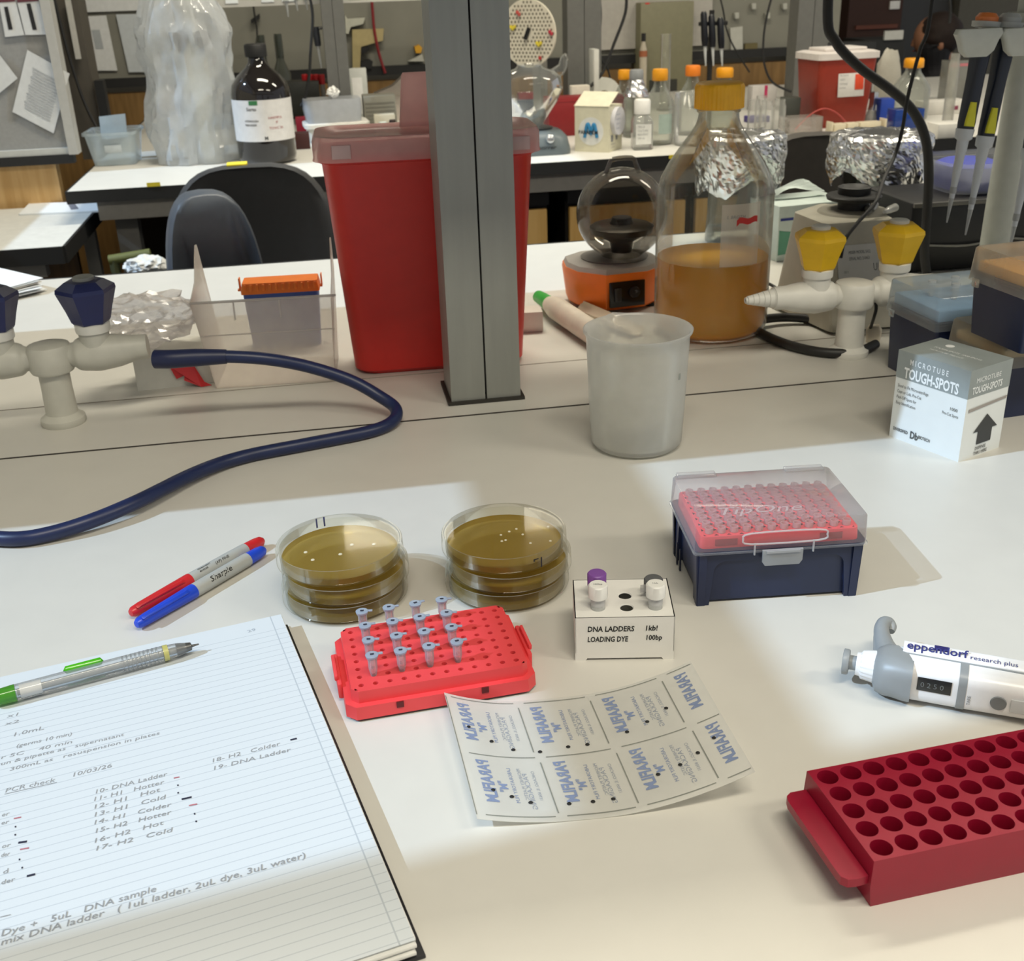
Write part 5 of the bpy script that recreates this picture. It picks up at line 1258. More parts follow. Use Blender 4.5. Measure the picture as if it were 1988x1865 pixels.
G().lathe([(0, 0), (w/2, 0), (w/2, h*.9), (w*.42, h), (0, h)], 20).build('jar_body', mat('#2b1d18', .4), t)
# paper sheet slope
q_ = [atY(x, y, 3.75) for x, y in ((725, 180), (840, 182), (846, 143), (780, 146), (760, 165))]; o = q_[0].copy()
t = thing('paper_bag', 'pale pinkish paper bag standing behind the grey bin', 'bag', (o.x, 3.72, 0))
oo = Vector((o.x, 3.75, 0))
g = G(); A = [g.v((v_-oo)*1000+Vector((0, -20, 0))) for v_ in q_]; B = [g.v((v_-oo)*1000+Vector((0, 40, 0))) for v_ in q_]; g.skin([A, B]); 
g.box((q_[0].x-o.x)*1000+90, 10, q_[0].z*500, 150, 50, q_[0].z*1000) if q_[0].z > .01 else None
g.build('paper_wall', mat('#b5aba1', .8), t)
# red capped tubes
for k in range(4):
    c, h, w = far(599+11*k, 226, 144, 10.5)
    t = thing('centrifuge_tube', f'red capped clear tube behind the brown bottle, {ORD[k]} of four from the left', 'tube', c, 0, 'red capped tubes')
    G().lathe([(0, 0), (w*.3, 4), (w*.46, 16), (w*.46, h*.78), (0, h*.78)], 18).build('tube_body', clear('#9aa0a4', .5, .8, .15), t)
    G().lathe([(0, h*.77), (w*.52, h*.77), (w*.52, h*.99), (w*.45, h), (0, h)], 18).build('cap', mat('#b3161c', .45), t)
# magenta-red clutter between the bottle and the tubs
for k, (px, b_, tp_, wp, hx, lab) in enumerate(((590, 262, 228, 26, '#8f1030', 'dark red box beside the brown bottle'), (588, 290, 258, 30, '#3a1412', 'dark brown case in front of the dark red box'), (604, 240, 200, 18, '#27304a', 'dark blue box behind the dark red box'))):
    box3('small_box', lab, 'box', px, b_, tp_, wp, 40, mat(hx, .55))
box3('white_block', 'small white block behind the brown bottle', 'box', 578, 214, 168, 14, 20, WHITE)
for k, (px, lab) in enumerate(((523, 'left'), (556, 'right'))):
    c, h, w = far(px, 222, 67 if k == 0 else 65, 38)
    t = thing('round_flask', f'grey round flask with clear neck behind the brown bottle, {lab} of two', 'flask', c, 0, 'round flasks')
    G(ang=60).lathe([(0, 0), (w*.42, 2), (w*.5, h*.3), (w*.46, h*.5), (w*.22, h*.66), (w*.17, h*.72), (w*.17, h), (0, h)], 28).build('flask_body', clear('#6b6e66', .5, .85, .06, '#b9bdb4'), t)
    G(ang=60).lathe([(w*.20, h*.7), (w*.21, h*.72), (w*.21, h*.97), (w*.19, h)], 24).build('glass_sleeve', GLASSD, t)
box3('grey_vessel', 'dark grey lidded vessel under the round flasks', 'vessel', 590, 230, 158, 70, 60, mat('#3b3c36', .4))
# things fixed on the partition: plaques, brackets and cords
PY_ = 4.243
def plaque(name, label, cat, pts_, m, depth=.03, Y=PY_):
    c = [atY(x, y, Y) for x, y in pts_]; o = sum(c, Vector())/len(c)
    g = G(1, flat=True); A = [g.v(q_-o-Vector((0, depth, 0))) for q_ in c]; B = [g.v(q_-o) for q_ in c]; g.skin([A, B])
    return solo(name, label, cat, g, m, o)
plaque('cable_bracket', 'tan L shaped bracket on the far wall, with a red cord behind it', 'bracket', [(683, 57), (744, 55), (742, 78), (700, 90), (698, 133), (684, 133)], mat('#a3956a', .6))
plaque('cable_bracket', 'small white bracket on the far wall above the tan one', 'bracket', [(669, 28), (674, 36), (708, 34), (704, 46), (680, 52), (676, 65), (671, 64)], mat('#b2b2a4', .6))
plaque('pump_block', 'small black block on the far wall below the tan bracket', 'block', [(700, 118), (716, 114), (723, 118), (720, 132), (700, 132)], BLACK)
plaque('plug_pair', 'two black plugs on the far wall beside the tan bracket', 'plug', [(700, 92), (714, 89), (714, 98), (700, 104)], BLACK)
plaque('wall_socket', 'small pale socket on the far wall, left of the near post', 'socket', [(792, 118), (818, 104), (822, 118)], mat('#a9a9a0', .6))
plaque('yellow_knob', 'small yellow knob on the far wall, left of the near post', 'knob', [(803, 90), (812, 86), (818, 92), (816, 102), (806, 102)], mat('#c99524', .5))
plaque('wall_clamp', 'small black clamp hanging on the far wall above the brown bottle', 'clamp', [(487, 38), (504, 26), (505, 34), (489, 45)], BLACK)
plaque('wall_card', 'white card on the far wall, right of the hanging pipettes', 'card', [(1416, 54), (1440, 51), (1440, 98), (1418, 99)], mat('#aaaaa2', .7), .01)
plaque('wall_picture', 'small dark framed picture on the far wall, right of the white card', 'picture', [(1444, 84), (1468, 83), (1467, 111), (1443, 112)], mat('#5d5433', .6), .015)
for px, py in ((1427, 30), (1520, 12), (1487, 30), (1460, 12)):
    plaque('wall_hook', f'small pale hook on the far wall, {"left of" if px < 1450 else "near"} the third post' if 0 else {1427: 'pale hook on the far wall above the white card', 1520: 'pale tall hook on the far wall beside the third post', 1487: 'pale small hook on the far wall between cord and post', 1460: 'pale wide hook on the far wall near the top'}[px], 'hook', [(px-4, py-5), (px+4, py-6), (px+4, py+5), (px-3, py+6)], mat('#a5a59c', .6), .02)
def fcord(label, pts_, Y, r, m=BLACK):
    P_ = [atY(x, y, Y) for x, y in pts_]; o = P_[0].copy(); g = G(); g.tube([(v_-o)*1000 for v_ in P_], r, 8, 5); return solo('hanging_cable', label, 'cable', g, m, o)
fcord('red cord hanging on the far wall behind the tan bracket', [(721, -10), (724, 30), (727, 60), (736, 105), (748, 142)], 4.21, 5, mat('#7a1a20', .5))
fcord('black cord hanging down to the far bench beside the brown bottle', [(598, -20), (607, 30), (603, 100), (600, 150), (592, 190), (584, 206)], 3.35, 4)
fcord('thin dark cord hanging to the black clamp on the far wall', [(490, -10), (493, 20), (499, 60), (497, 88)], 4.2, 3)
fcord('thick black cord hanging in front of the pale wall, right of the second post', [(1216, -20), (1214, 25), (1192, 85), (1175, 130), (1165, 148), (1146, 168)], 3.3, 4.5)
fcord('thin black cord hanging left of the thick one on the pale wall', [(1163, -20), (1167, 30), (1163, 90), (1168, 115), (1178, 130), (1184, 150), (1188, 182)], 3.5, 3)
fcord('dark cord hanging down beside the third post', [(1502, -20), (1488, 35), (1482, 80), (1484, 125), (1500, 160), (1536, 178)], 3.4, 3.5)
fcord('dark cord hanging above the black pipettes', [(1394, -20), (1404, 20), (1410, 55), (1424, 90), (1455, 140)], 3.9, 3)
fcord('thin cord hanging behind the person at the right', [(1842, -20), (1845, 20), (1843, 45)], 3.6, 5)
# pipettes hanging under the far shelf
for k, (px, top, bot, lab) in enumerate(((556, -25, 33, 'leftmost'), (574, -25, 21, 'second from the left'), (593, -25, 19, 'third from the left'), (616, 52, 132, 'lowest'))):
    A, B = atY(px-4, top, 3.5 if k < 3 else 3.45), atY(px+(4 if k < 3 else 8), bot, 3.5 if k < 3 else 3.45); ax = (A-B).normalized(); L = (A-B).length*1000
    o = thing('hanging_pipette', f'pipette hanging over the far bench behind the brown bottle, {lab}', 'pipette', B, 0, 'pipettes under the far shelf'); o.rotation_euler = Vector((0, 0, 1)).rotation_difference(ax).to_euler()
    G().lathe([(0, 0), (1.5, 0), (4.5, L*.5), (6, L*.55), (0, L*.55)], 14).build('tip', clear('#d9dcdc', .6, .85, .2), o)
    G().lathe([(0, L*.54), (9, L*.54), (10, L*.8), (10, L), (0, L)], 16).build('grip', mat('#23262c' if k == 3 else '#c6c8c6', .4), o)
    g = G(); g.tube([(0, 0, L*.95), (58, 0, L*.97)] if k == 3 else [(0, 0, L*.98), (0, 40, L+30)], 4, 8); g.build('hook', DGREY, o)

# ---- middle: perforated wheel, separating flask, hotplate, film box
c = atY(1026, 65, 3.35); R_ = (atY(1026, -2, 3.35)-c).length*1000*1.0
t = thing('rotator_wheel', 'round ivory wheel full of holes with coloured clips, right of the near post', 'rotator', (c.x, c.y, 0), -42)
zc = c.z*1000
g = G(); g.M = T(0, 0, zc) @ R('X', 90); g.lathe([(0, -3), (R_, -3), (R_+1.5, 0), (R_, 3), (0, 3)], 64); g.build('disc', mat('#c9c2b0', .6), t)
g = G(); g.M = T(0, -3.2, zc) @ R('X', 90)
pt_ = R_/7.6
for iy in range(-9, 10):
    for ix in range(-9, 10):
        x_ = (ix+(iy % 2)*.5)*pt_; y_ = iy*pt_*.866
        if .2*R_ < math.hypot(x_, y_) < R_*.93: g.lathe([(pt_*.29, .25), (0, .3)], 10, x_, y_)
g.M = Matrix.Identity(4); g.build('hole_pattern', mat('#6f695b', .8), t)
for cx_, cz_, hx, n_ in ((-.35, .62, '#b0463e', 2), (.82, .05, '#a82a3a', 2), (.45, -.72, '#b03030', 1), (-.6, .2, '#d4c23a', 3), (.35, -.28, '#d4c23a', 3), (-.78, -.35, '#a83a3a', 1)):
    g = G(); 
    for k in range(n_): g.box(R_*cx_+6*k, -7, zc+R_*cz_-5*(k % 2), 7, 8, 9, 1.5)
    g.build('clip', mat(hx, .5), t)
g = G(); g.M = T(0, -4, zc) @ R('Y', 25); g.box(0, -4, 0, 10, 10, 34, 2); g.build('hub', BLACKG, t)
g = G(); g.box(0, 60, 12, 150, 120, 24, 4); g.box(0, 60, zc*.5, 26, 40, zc); g.tube([(0, 60, zc), (0, 0, zc)], 9, 12); g.build('stand', mat('#8a8880', .5), t)
c, h, w = far(1052, 303, 248, 122)
t = thing('hotplate', 'grey rounded stirrer hotplate with silver knob, right of the red bin', 'hotplate', (c.x, c.y+.075, 0), 0)
HG = mat('#5d676b', .42)
g = G(ang=50); g.loft([(rr(w, 150, 30, 6), 0), (rr(w*1.02, 154, 34, 6), 10), (rr(w*.94, 142, 40, 6), h*.6), (rr(w*.78, 118, 40, 6), h*.8), (rr(w*.6, 90, 38, 6), h*.84)]); g.build('housing', HG, t)
G().lathe([(0, 0), (w*.27, 0), (w*.28, 5), (w*.2, 8), (0, 8)], 40).build('plate', mat('#3e4143', .4), t).location = (0, 0, h*.00083)
q_ = atY(1068, 270, c.y)
g = G(); g.M = T((q_.x-c.x)*1000, -72, q_.z*1000) @ R('X', 82); g.lathe([(0, 0), (11, 0), (10, 8), (7, 10), (0, 10)], 24); g.M = Matrix.Identity(4); g.build('knob', mat('#c9cccd', .2, metal=.8), t)
g = G(); g.text('stirrer', 12, T(-8, -77, 16) @ R('X', 80), 1.4, .3, bold=.02); g.build('lettering', mat('#2b2f31', .5), t)
f0 = Vector((c.x-.012, c.y+.075, h*.00083+.0085))
zb = f0.z*1000; zt_ = atY(1040, 135, f0.y).z*1000-zb
t = thing('round_flask', 'large clear round flask with a bent side neck on the grey hotplate', 'flask', f0)
G(ang=60).lathe([(0, 0), (24, 0), (30, 4), (70, zt_*.45), (82, zt_*.66), (78, zt_*.86), (62, zt_*.97), (36, zt_*1.03), (30, zt_*1.08), (32, zt_*1.1)], 56).build('flask_wall', clear('#cfd2ce', .07, .62, .03, '#f3f4f2', 2.0, .25), t)
g = G(); g.tube([(60, 0, zt_*.88), (82, -4, zt_*1.02), (86, -4, zt_*1.16), (94, -4, zt_*1.2)], [16, 12, 9, 9], 16, 3); g.build('side_neck', clear('#cfd2ce', .1, .6, .03), t)
# things seen through and behind the flask
box3('red_tub', 'dark red tub with pale lid behind the sealing film box', 'tub', 1140, 262, 188, 150, 80, mat('#7d1015', .5), 0, (('pale_lid', (0, .9, 1, 1.0), mat('#8c2226', .5)),))
box3('white_carton', 'white torn carton behind the sealing film box', 'carton', 1128, 250, 166, 36, 30, mat('#c9c2b4', .7))
box3('flat_case', 'dark blue flat case seen through the round flask', 'case', 1035, 232, 196, 60, 60, mat('#3a4a63', .5))
box3('red_case', 'red flat case seen through the top of the round flask', 'case', 1030, 214, 180, 44, 40, mat('#8f2630', .5))
box3('white_rack', 'white tube rack seen through the round flask', 'rack', 1015, 262, 222, 40, 50, mat('#c9c9bd', .5))
c, h, w = far(1143, 180, 95, 10)
box3('rack_side', 'white upright rack side behind the sealing film box', 'rack', 1158, 246, 96, 10, 60, mat('#c2c2ba', .5))
c, h, w = far(1170, 238, 150, 36); t = thing('tape_reel', 'white curved reel standing behind the sealing film box', 'reel', (c.x, c.y, 0), 20)
g = G(); g.M = T(0, 0, h*.5) @ R('X', 90); g.lathe([(h*.22, -8), (h*.5, -8), (h*.5, 8), (h*.22, 8), (h*.22, -8)], 40); g.build('reel', mat('#c4c4bb', .5), t)
# sealing film box
a, b = at(1135, 299, 0), at(1222, 294, 0)
w = 82; 
t = thing('film_box', 'white dispenser box with a blue M emblem on the far bench', 'box', (a.x-.012, a.y+.055, 0), -38)
hb = atY(1170, 212, a.y).z*1000
L1 = (at(1180, 299, 0)-a).length*1000*1.0
g = G(flat=True)
fw = 93; sd_ = 66; hb *= 1.04
g.loft([([(fw, 84), (0, 84), (0, 0), (fw, 0)], 0), ([(fw, 84), (0, 84), (0, 0), (fw, 0)], hb)])
g.build('carton', mat('#cfcbb4', .6), t)
g = G(flat=True); A = [g.v(q_) for q_ in ((-1, -1, hb+.5), (fw+1, -1, hb+.5), (fw+4, 52, hb+30), (2, 52, hb+30))]; B = [g.v((q_.co.x, q_.co.y, q_.co.z+1.4)) for q_ in A]; g.skin([A, B]); lidp = g.build('open_lid', mat('#d6d2bb', .6), t)
MF = T(0, -.4, 0) @ R('X', 90)
g = G(); g.M = T(fw*.48, -.3, hb*.46) @ R('X', 90); g.lathe([(34, 0), (34, .5), (0, .5)], 40); g.M = Matrix.Identity(4); em = g.build('emblem_disc', mat('#d5d6d3', .6), t)
g = G(); MM = T(fw*.48, -1.0, hb*.46) @ R('X', 90)
for x0, x1, y0_, y1_ in ((-19, -12, -14, 16), (12, 19, -14, 16)): pass
g.M = MM; g.tube([(-17, -15, 0), (-11, 14, 0), (-6, 16, 0), (-2, 2, 0), (0, -6, 0), (3, 2, 0), (7, 16, 0), (11, 14, 0), (17, -15, 0)], 4.4, 8, 3); g.M = Matrix.Identity(4)
g.build('blue_letter', mat('#2f7fb0', .5), em)
g = G(); g.text('PARAFILM', 12, MM @ T(-32, -6, 5), 1.0, bold=.03); g.build('black_lettering', INK, em)
g = G(); g.M = T(fw+14, 40, hb*.68) @ R('X', 90) if 0 else T(fw-1, 44, hb*.66) @ R('Y', 90); g.cyl(0, 0, 0, 12, 34, n=36); g.M = Matrix.Identity(4); g.build('film_roll', mat('#c9c9cf', .6), t)
g = G(); MS = T(fw+11.4, 0, 0) @ R('Z', 90) @ R('X', 90)
for k in range(4): g.text('PARAFILM M', 5, MS @ T(22, hb*.66-18+k*11, 0), .9)
g.build('roll_print', mat('#8087a0', .6), t)
g = G(flat=True); MS2 = T(fw+.4, 0, 0) @ R('Z', 90) @ R('X', 90); g.M = MS2; g.prism([(14, 24), (26, 24), (26, 40), (14, 40)], 0, .3); g.prism([(44, 26), (54, 26), (54, 42), (44, 42)], 0, .3); g.M = Matrix.Identity(4); g.text('PARAFILM', 6, MS2 @ T(12, 16, .2)); g.text('10 CM 38 M', 5, MS2 @ T(12, 9, .2)); g.build('side_print', GREYINK, t)

# ---- clear lab bottles with orange caps
CAPO = mat('#e39a14', .45); 
def lab_bottle(label, px, base, top, wpx, capm=CAPO, foil=False, lab=None, capw=.52, grp='orange capped bottles'):
    c, h, w = far(px, base, top, wpx)
    t = thing('lab_bottle', label, 'bottle', (c.x, c.y+w*.0005, 0), random.uniform(-20, 20), grp); r = w/2
    G(ang=60).lathe([(0, 3), (r*.85, 2), (r*.97, 5), (r, 12), (r, h*.50), (r*.93, h*.57), (r*.62, h*.70), (r*.42, h*.78), (r*.38, h*.84), (r*.4, h*.86), (r*.38, h*.9)], 40).build('glass_body', clear('#c4c8c2', .10, .72, .03, '#eff1ed', 2.0, .25), t)
    G(ang=50).lathe([(0, h*.85), (r*capw*.95, h*.85), (r*capw, h*.86), (r*capw, h*.97), (r*capw*.9, h), (0, h)], 30).build('screw_cap', capm, t)
    if foil:
        g = G(flat=True); sv = Vector((px, 2, 1)); rings = []
        for s_ in range(7):
            rg = []
            for i in range(24): a = 2*pi*i/24; rad = r*(.5+.14*s_/2)*(1+.22*noise.noise(Vector((cos(a)*2, sin(a)*2, s_))+sv)); rg.append(g.v((rad*cos(a), rad*sin(a), h*(.86-.042*s_))))
            rings.append(rg)
        g.skin(rings, True, False); g.build('foil_collar', FOIL, t)
    if lab:
        g = G(); f_ = fb(r+.6); g.grid(12, 2, lambda u, v: f_(Vector((-r*.5+r*u, h*(.16+.26*v), 0)))); g.build('label', lab, t)
    return t
lab_bottle('orange capped clear bottle farthest left, half hidden by the foil collared bottle', 1217, 262, 137, 46)
lab_bottle('clear bottle with grey cap and crumpled foil collar', 1241, 268, 137, 52, mat('#8f9294', .4), True, grp='bottles behind')
lab_bottle('orange capped clear bottle with a yellow and blue label, second of the row', 1287, 283, 136, 58, CAPO, False, mat('#9fb0a8', .6))
lab_bottle('clear bottle with a brighter orange cap, third of the row', 1350, 264, 129, 56, mat('#e8801c', .45))
lab_bottle('orange capped clear bottle behind the cap of the big bottle', 1413, 258, 134, 64)
lab_bottle('orange capped clear bottle near the person at the right', 1780, 236, 116, 72)
c, h, w = far(1250, 291, 194, 38)
t = thing('square_bottle', 'small square clear bottle with white cap and printed label on the far bench', 'bottle', (c.x, c.y+.02, 0), -6)
G(ang=40).loft([(rr(w*.92, w*.92, 5), 1), (rr(w, w, 6), 4), (rr(w, w, 6), h*.56), (rr(w*.8, w*.8, 8), h*.66), (rr(w*.5, w*.5, 9), h*.72)]).build('body', clear('#c9ccc9', .3, .75, .06), t)
G().lathe([(0, h*.71), (w*.40, h*.71), (w*.41, h*.74), (w*.41, h*.97), (w*.36, h), (0, h)], 28).build('screw_cap', WHITE, t)
g = G(); g.box(0, -w/2-.5, h*.32, w*.78, .8, h*.4); lb = g.build('label', mat('#d9dad6', .7), t)
g = G(); 
for k, s_ in enumerate(('TISSUE', 'CULTURE', 'REAGENT', '100 mL')): g.text(s_, 7, T(-w*.32, -w/2-1.1, h*.45-k*9) @ R('X', 90), .9)
g.build('print', GREYINK, lb)
c, h, w = far(1344, 284, 182, 60)
t = thing('glass_beaker', 'clear glass beaker in the row of orange capped bottles', 'beaker', (c.x, c.y+.03, 0), 0)
G(ang=60).lathe([(0, 2), (w*.46, 2), (w*.49, 6), (w*.49, h-3), (w*.52, h), (w*.48, h-2)], 48).build('glass_wall', clear('#d2d4cf', .14, .7, .04), t)
c, h, w = far(1382, 262, 196, 40)
for k, (px, b_, tp_, wp) in enumerate(((1462, 262, 194, 26), (1486, 266, 196, 26), (1510, 262, 192, 26), (1475, 250, 186, 24))):
    c, h, w = far(px, b_, tp_, wp)
    t = thing('glass_jar', f'empty clear glass jar left of the dark red sharps bin, {ORD[k]} of the cluster', 'jar', c, 0, 'clear jars')
    G(ang=60).lathe([(0, 2), (w*.46, 2), (w*.48, 5), (w*.48, h*.8), (w*.38, h*.88), (w*.40, h), (w*.36, h)], 24).build('glass_wall', clear('#cfd0ca', .2, .75, .04), t)
# tall green grey cabinet and cylinder
t = box3('instrument_case', 'tall green grey instrument case against the pale wall', 'instrument', 1292, 178, 4, 104, 120, mat('#77745c', .6, var=.05), 0, (('vent', (.18, .0, .72, .14), mat('#2c2c26', .6)), ('red_clip', (.08, .985, .16, 1.0), RED)))
c, h, w = far(1290, 214, 66, 19); t = thing('measuring_cylinder', 'tall clear measuring cylinder in front of the green grey case', 'cylinder', c)
G(ang=60).lathe([(0, 0), (w*.8, 0), (w*.8, 4), (w*.5, 7), (w*.5, h-3), (w*.58, h)], 28).build('glass_wall', clear('#b4b4a4', .25, .75, .05), t)
c, h, w = far(1215, 172, 66, 17); t = thing('small_bottle', 'small brown and white bottle with dark cap on the back ledge', 'bottle', (c.x, 4.12, atY(1215, 120, 4.12).z), 0)
t.location.z = 0
h = atY(1214, 66, 4.12).z*1000
G().lathe([(0, 0), (14, 0), (14, h*.6), (13, h*.74), (7, h*.84), (7, h*.88), (0, h*.88)], 24).build('glass_body', mat('#b3aa98', .25), t)
G().lathe([(0, h*.87), (8, h*.87), (8, h), (0, h)], 20).build('cap', BLACK, t)
g = G(); g.lathe([(14.4, h*.62), (14.4, h*.72)], 24); g.build('label_band', mat('#9a5a3a', .6), t)
# dark pipettes on a rack, far wall
for k, px in enumerate((1366, 1381, 1398)):
    A, B = atY(px, 22+6*k, 3.55), atY(px+4, 128, 3.55); ax = (A-B).normalized(); L = (A-B).length*1000
    o = thing('hanging_pipette', f'black pipette on the rack above the orange capped bottles, {ORD[k]} from the left', 'pipette', B, 0, 'black pipettes on the far rack'); o.rotation_euler = Vector((0, 0, 1)).rotation_difference(ax).to_euler()
    G().lathe([(0, 0), (2, 0), (5.5, L*.38), (0, L*.38)], 14).build('tip', mat('#b9bcbc', .35), o)
    G().lathe([(0, L*.37), (9, L*.37), (11, L*.5), (10, L*.95), (6, L), (0, L)], 16).build('grip', mat('#101218', .3), o)
p_ = atY(1382, 60, 3.58)
t = thing('pipette_rack', 'dark upright pipette rack carrying the black pipettes', 'rack', (p_.x, 3.575, 0))
G().box(0, 12, p_.z*500+30, 12, 14, p_.z*1000+60).build('pole', BLACK, t); G().box(0, -4, p_.z*1000+22, 90, 20, 12, 2).build('bar', BLACK, t); G().box(0, 10, 4, 90, 80, 8, 2).build('foot', BLACK, t)

# ---- right end of the far bench
c, h, w = far(1632, 247, 112, 127)
t = thing('sharps_container', 'dark red sharps bin with white lid and label on the far bench', 'sharps bin', (c.x, c.y+.06, 0), 6)
RB2 = mat('#8e2a16', .45)
g = G(ang=40); g.loft([(rr(w*.78, 110, 14, 4), 0), (rr(w*.82, 116, 14, 4), 5), (rr(w*.98, 136, 16, 4), h)]); g.build('bin_body', RB2, t)
g = G(ang=40); g.loft([(rr(w*1.04, 144, 16, 4), h-4), (rr(w*1.04, 144, 16, 4), h+12), (rr(w*.9, 120, 16, 4), h+16)]); g.build('lid', mat('#cfc8c3', .5), t)
g = G(); g.box(0, 0, h+20, w*.7, 90, 8, 2); g.build('lid_top', mat('#d6cfca', .5), t)
g = G(); g.M = T(10, -67, h*.62) @ R('X', -4); g.box(0, 0, 0, 80, 1.4, 64, .3); lb = g.build('label', mat('#c7c4bf', .6), t)
g = G(); g.M = T(30, -68, h*.65) @ R('X', -4); g.box(4, 0, 0, 26, 1.4, 40, .3); g.build('hazard_square', mat('#c8401c', .6), t)
g = G(); 
for k, s_ in enumerate(('Biohazard', 'SHARPS', 'CONTAINER', 'CAUTION', 'DO NOT OVERFILL')): g.text(s_, 8 if k == 0 else 5.5, T(-27, -69, h*.74-k*10.5) @ R('X', 86), .8, .1 if k == 0 else 0)
g.build('print', GREYINK, lb)
c, h, w = far(1562, 258, 228, 70)
t = thing('clear_tray', 'low clear acrylic tray in front of the dark red sharps bin', 'tray', (c.x, c.y+.03, 0), 4)
g = G(ang=30); AC = clear('#cfc6be', .25, .8, .06)
g.box(0, 0, 1.5, w, 60, 3)
for y_ in (-29, 29): g.box(0, y_, h/2, w, 2.4, h)
for x_ in (-w/2, w/2): g.box(x_, 0, h/2, 2.4, 60, h)
g.build('tray_walls', AC, t)
P_ = [far(px, b_)[0] for px, b_ in ((1535, 252), (1640, 246))]
g = G(); za = [0.004, .04, .055, .04, .004]; 
g.tube([((P_[0]+(P_[1]-P_[0])*(k/4)-P_[0])*1000 + Vector((0, -30, za[k]*1000))) for k in range(5)], 1.8, 8, 5); solo('red_wire', 'thin red wire arching over the clear tray', 'wire', g, mat('#b04a44', .5), P_[0])
c, h, w = far(1668, 256, 238, 116)
t = thing('tube_rack', 'ivory low rack at the foot of the dark red sharps bin', 'rack', (c.x, c.y+.02, 0), 3)
IV = mat('#c9bfa6', .55)
g = G(); g.box(0, 0, 3, w, 34, 6, 1); g.build('base', IV, t)
for x_, ww in ((-w*.34, .22), (-w*.1, .2), (w*.22, .38)): g = G(); g.box(x_, 0, h*.55, w*ww, 26, h*.8, 1); g.build('block', IV, t)
for x_ in (-w*.49, w*.49): g = G(); g.box(x_, 0, h*.6, 4, 34, h*1.2, 1); g.build('end_post', IV, t)
box3('blue_rack', 'bright blue tube rack right of the dark red sharps bin', 'rack', 1720, 238, 192, 28, 40, mat('#1c3f9e', .5))
box3('blue_rack', 'blue translucent rack under the orange capped bottle at right', 'rack', 1764, 250, 212, 60, 50, clear('#23489a', .72, .88, .15, '#6c86c8'))
c, h, w = far(1692, 236, 180, 30); t = thing('wash_bottle', 'small foil wrapped clear flask beside the bright blue rack', 'flask', c)
G(ang=60).lathe([(0, 0), (w*.5, 0), (w*.5, 4), (w*.2, h*.6), (w*.2, h), (0, h)], 24).build('flask_wall', clear('#c9c9c4', .4, .8, .06), t)
g = G(flat=True); g.lathe([(w*.32, h*.4), (w*.26, h*.62), (w*.25, h*1.02), (0, h*1.05)], 16, fn=lambda r, z, a_: r*(1+.15*sin(a_*5+z))); g.build('foil_wrap', FOIL, t)
# milky scoop shaped bag
q_ = atY(1732, 128, 3.2)
crumple('glove_bag', 'milky plastic bag standing up right of the dark red sharps bin', 'bag', (q_.x, 3.22, .0005), 0, 42, 24, (atY(1737, 96, 3.12).z)*500, 11, mat('#a5a195', .5), 3, .22, flat=False)
c, h, w = far(1838, 244, 104, 20); t = thing('clear_tube', 'tall clear capped tube beside the orange capped bottle at right', 'tube', c)
G(ang=60).lathe([(0, 0), (w*.4, 3), (w*.5, 10), (w*.5, h*.86), (w*.42, h*.88), (w*.42, h), (0, h)], 24).build('tube_wall', clear('#b9b8ae', .42, .8, .1), t)
box3('white_box', 'white flat box behind the tall clear tube', 'box', 1835, 222, 196, 90, 60, mat('#c9c6bf', .6), 0, (('red_mark', (.62, .3, .78, .6), mat('#7a3048', .6)),))
box3('clear_case', 'clear case with a pink rim behind the tall clear tube', 'case', 1858, 196, 118, 44, 60, clear('#8f8f88', .6, .8, .1), 0, (('pink_rim', (0, .86, 1, .93), mat('#b06a70', .5)),))
box3('white_box', 'plain white box at the right end under the hanging pipettes', 'box', 1850, 268, 240, 66, 60, mat('#cfcdc6', .6))
box3('purple_lid', 'flat purple lid lying left of the third post', 'lid', 1474, 238, 226, 44, 40, mat('#35257a', .5))
box3('white_wrap', 'white wrapped pack left of the third post', 'pack', 1482, 214, 166, 50, 40, mat('#b6b2ae', .7), 0, (('magenta_clip', (.5, .5, .62, 1.0), mat('#b02a58', .5)),))
box3('grey_box', 'dark grey box in front of the third post', 'box', 1536, 250, 190, 32, 40, mat('#3d3f38', .5))
box3('black_monitor', 'black bench instrument behind the dark red sharps bin', 'instrument', 1630, 195, 84, 130, 80, mat('#141414', .5), 0, (('white_tag', (.34, .9, .46, .98), WHITE),))

# ---- distance at the right: cupboards, door and the person
def block(name, label, cat, x0, x1, y0, y1, Y, d, m, parts=()):
    a, b = atY(x0, y0, Y), atY(x1, y1, Y); t = thing(name, label, cat, ((a.x+b.x)/2, Y+d/2, -.92))
    h = (a.z+.92)*1000; w = (b.x-a.x)*1000; zlo = 0
    G(flat=True).box(0, 0, h/2, w, d*1000, h).build('body', m, t)
    for nm, (px0, py0, px1, py1), mm in parts:
        p0, p1 = atY(px0, py0, Y), atY(px1, py1, Y); g = G(flat=True); g.box(((p0.x+p1.x)/2-t.location.x)*1000, -d*500-6, ((p0.z+p1.z)/2+.92)*1000, abs(p1.x-p0.x)*1000, 12, abs(p0.z-p1.z)*1000); g.build(nm, mm, t)
    return t
block('bookcase', 'dark brown bookcase far behind, right of the third post', 'bookcase', 1655, 1742, -60, 110, 5.6, .35, mat('#3d241b', .7), (('white_sheet', (1727, 2, 1744, 17), WHITE), ('shelf_line', (1660, 50, 1740, 54), mat('#6a3a2a', .6))))
block('storage_locker', 'dark grey locker far behind, left of the person', 'locker', 1752, 1832, -80, 120, 5.7, .4, mat('#3a3b3d', .6))
block('side_cabinet', 'beige grey cabinet far behind, right of the person', 'cabinet', 1838, 1905, -80, 130, 5.8, .4, mat('#77715f', .6))
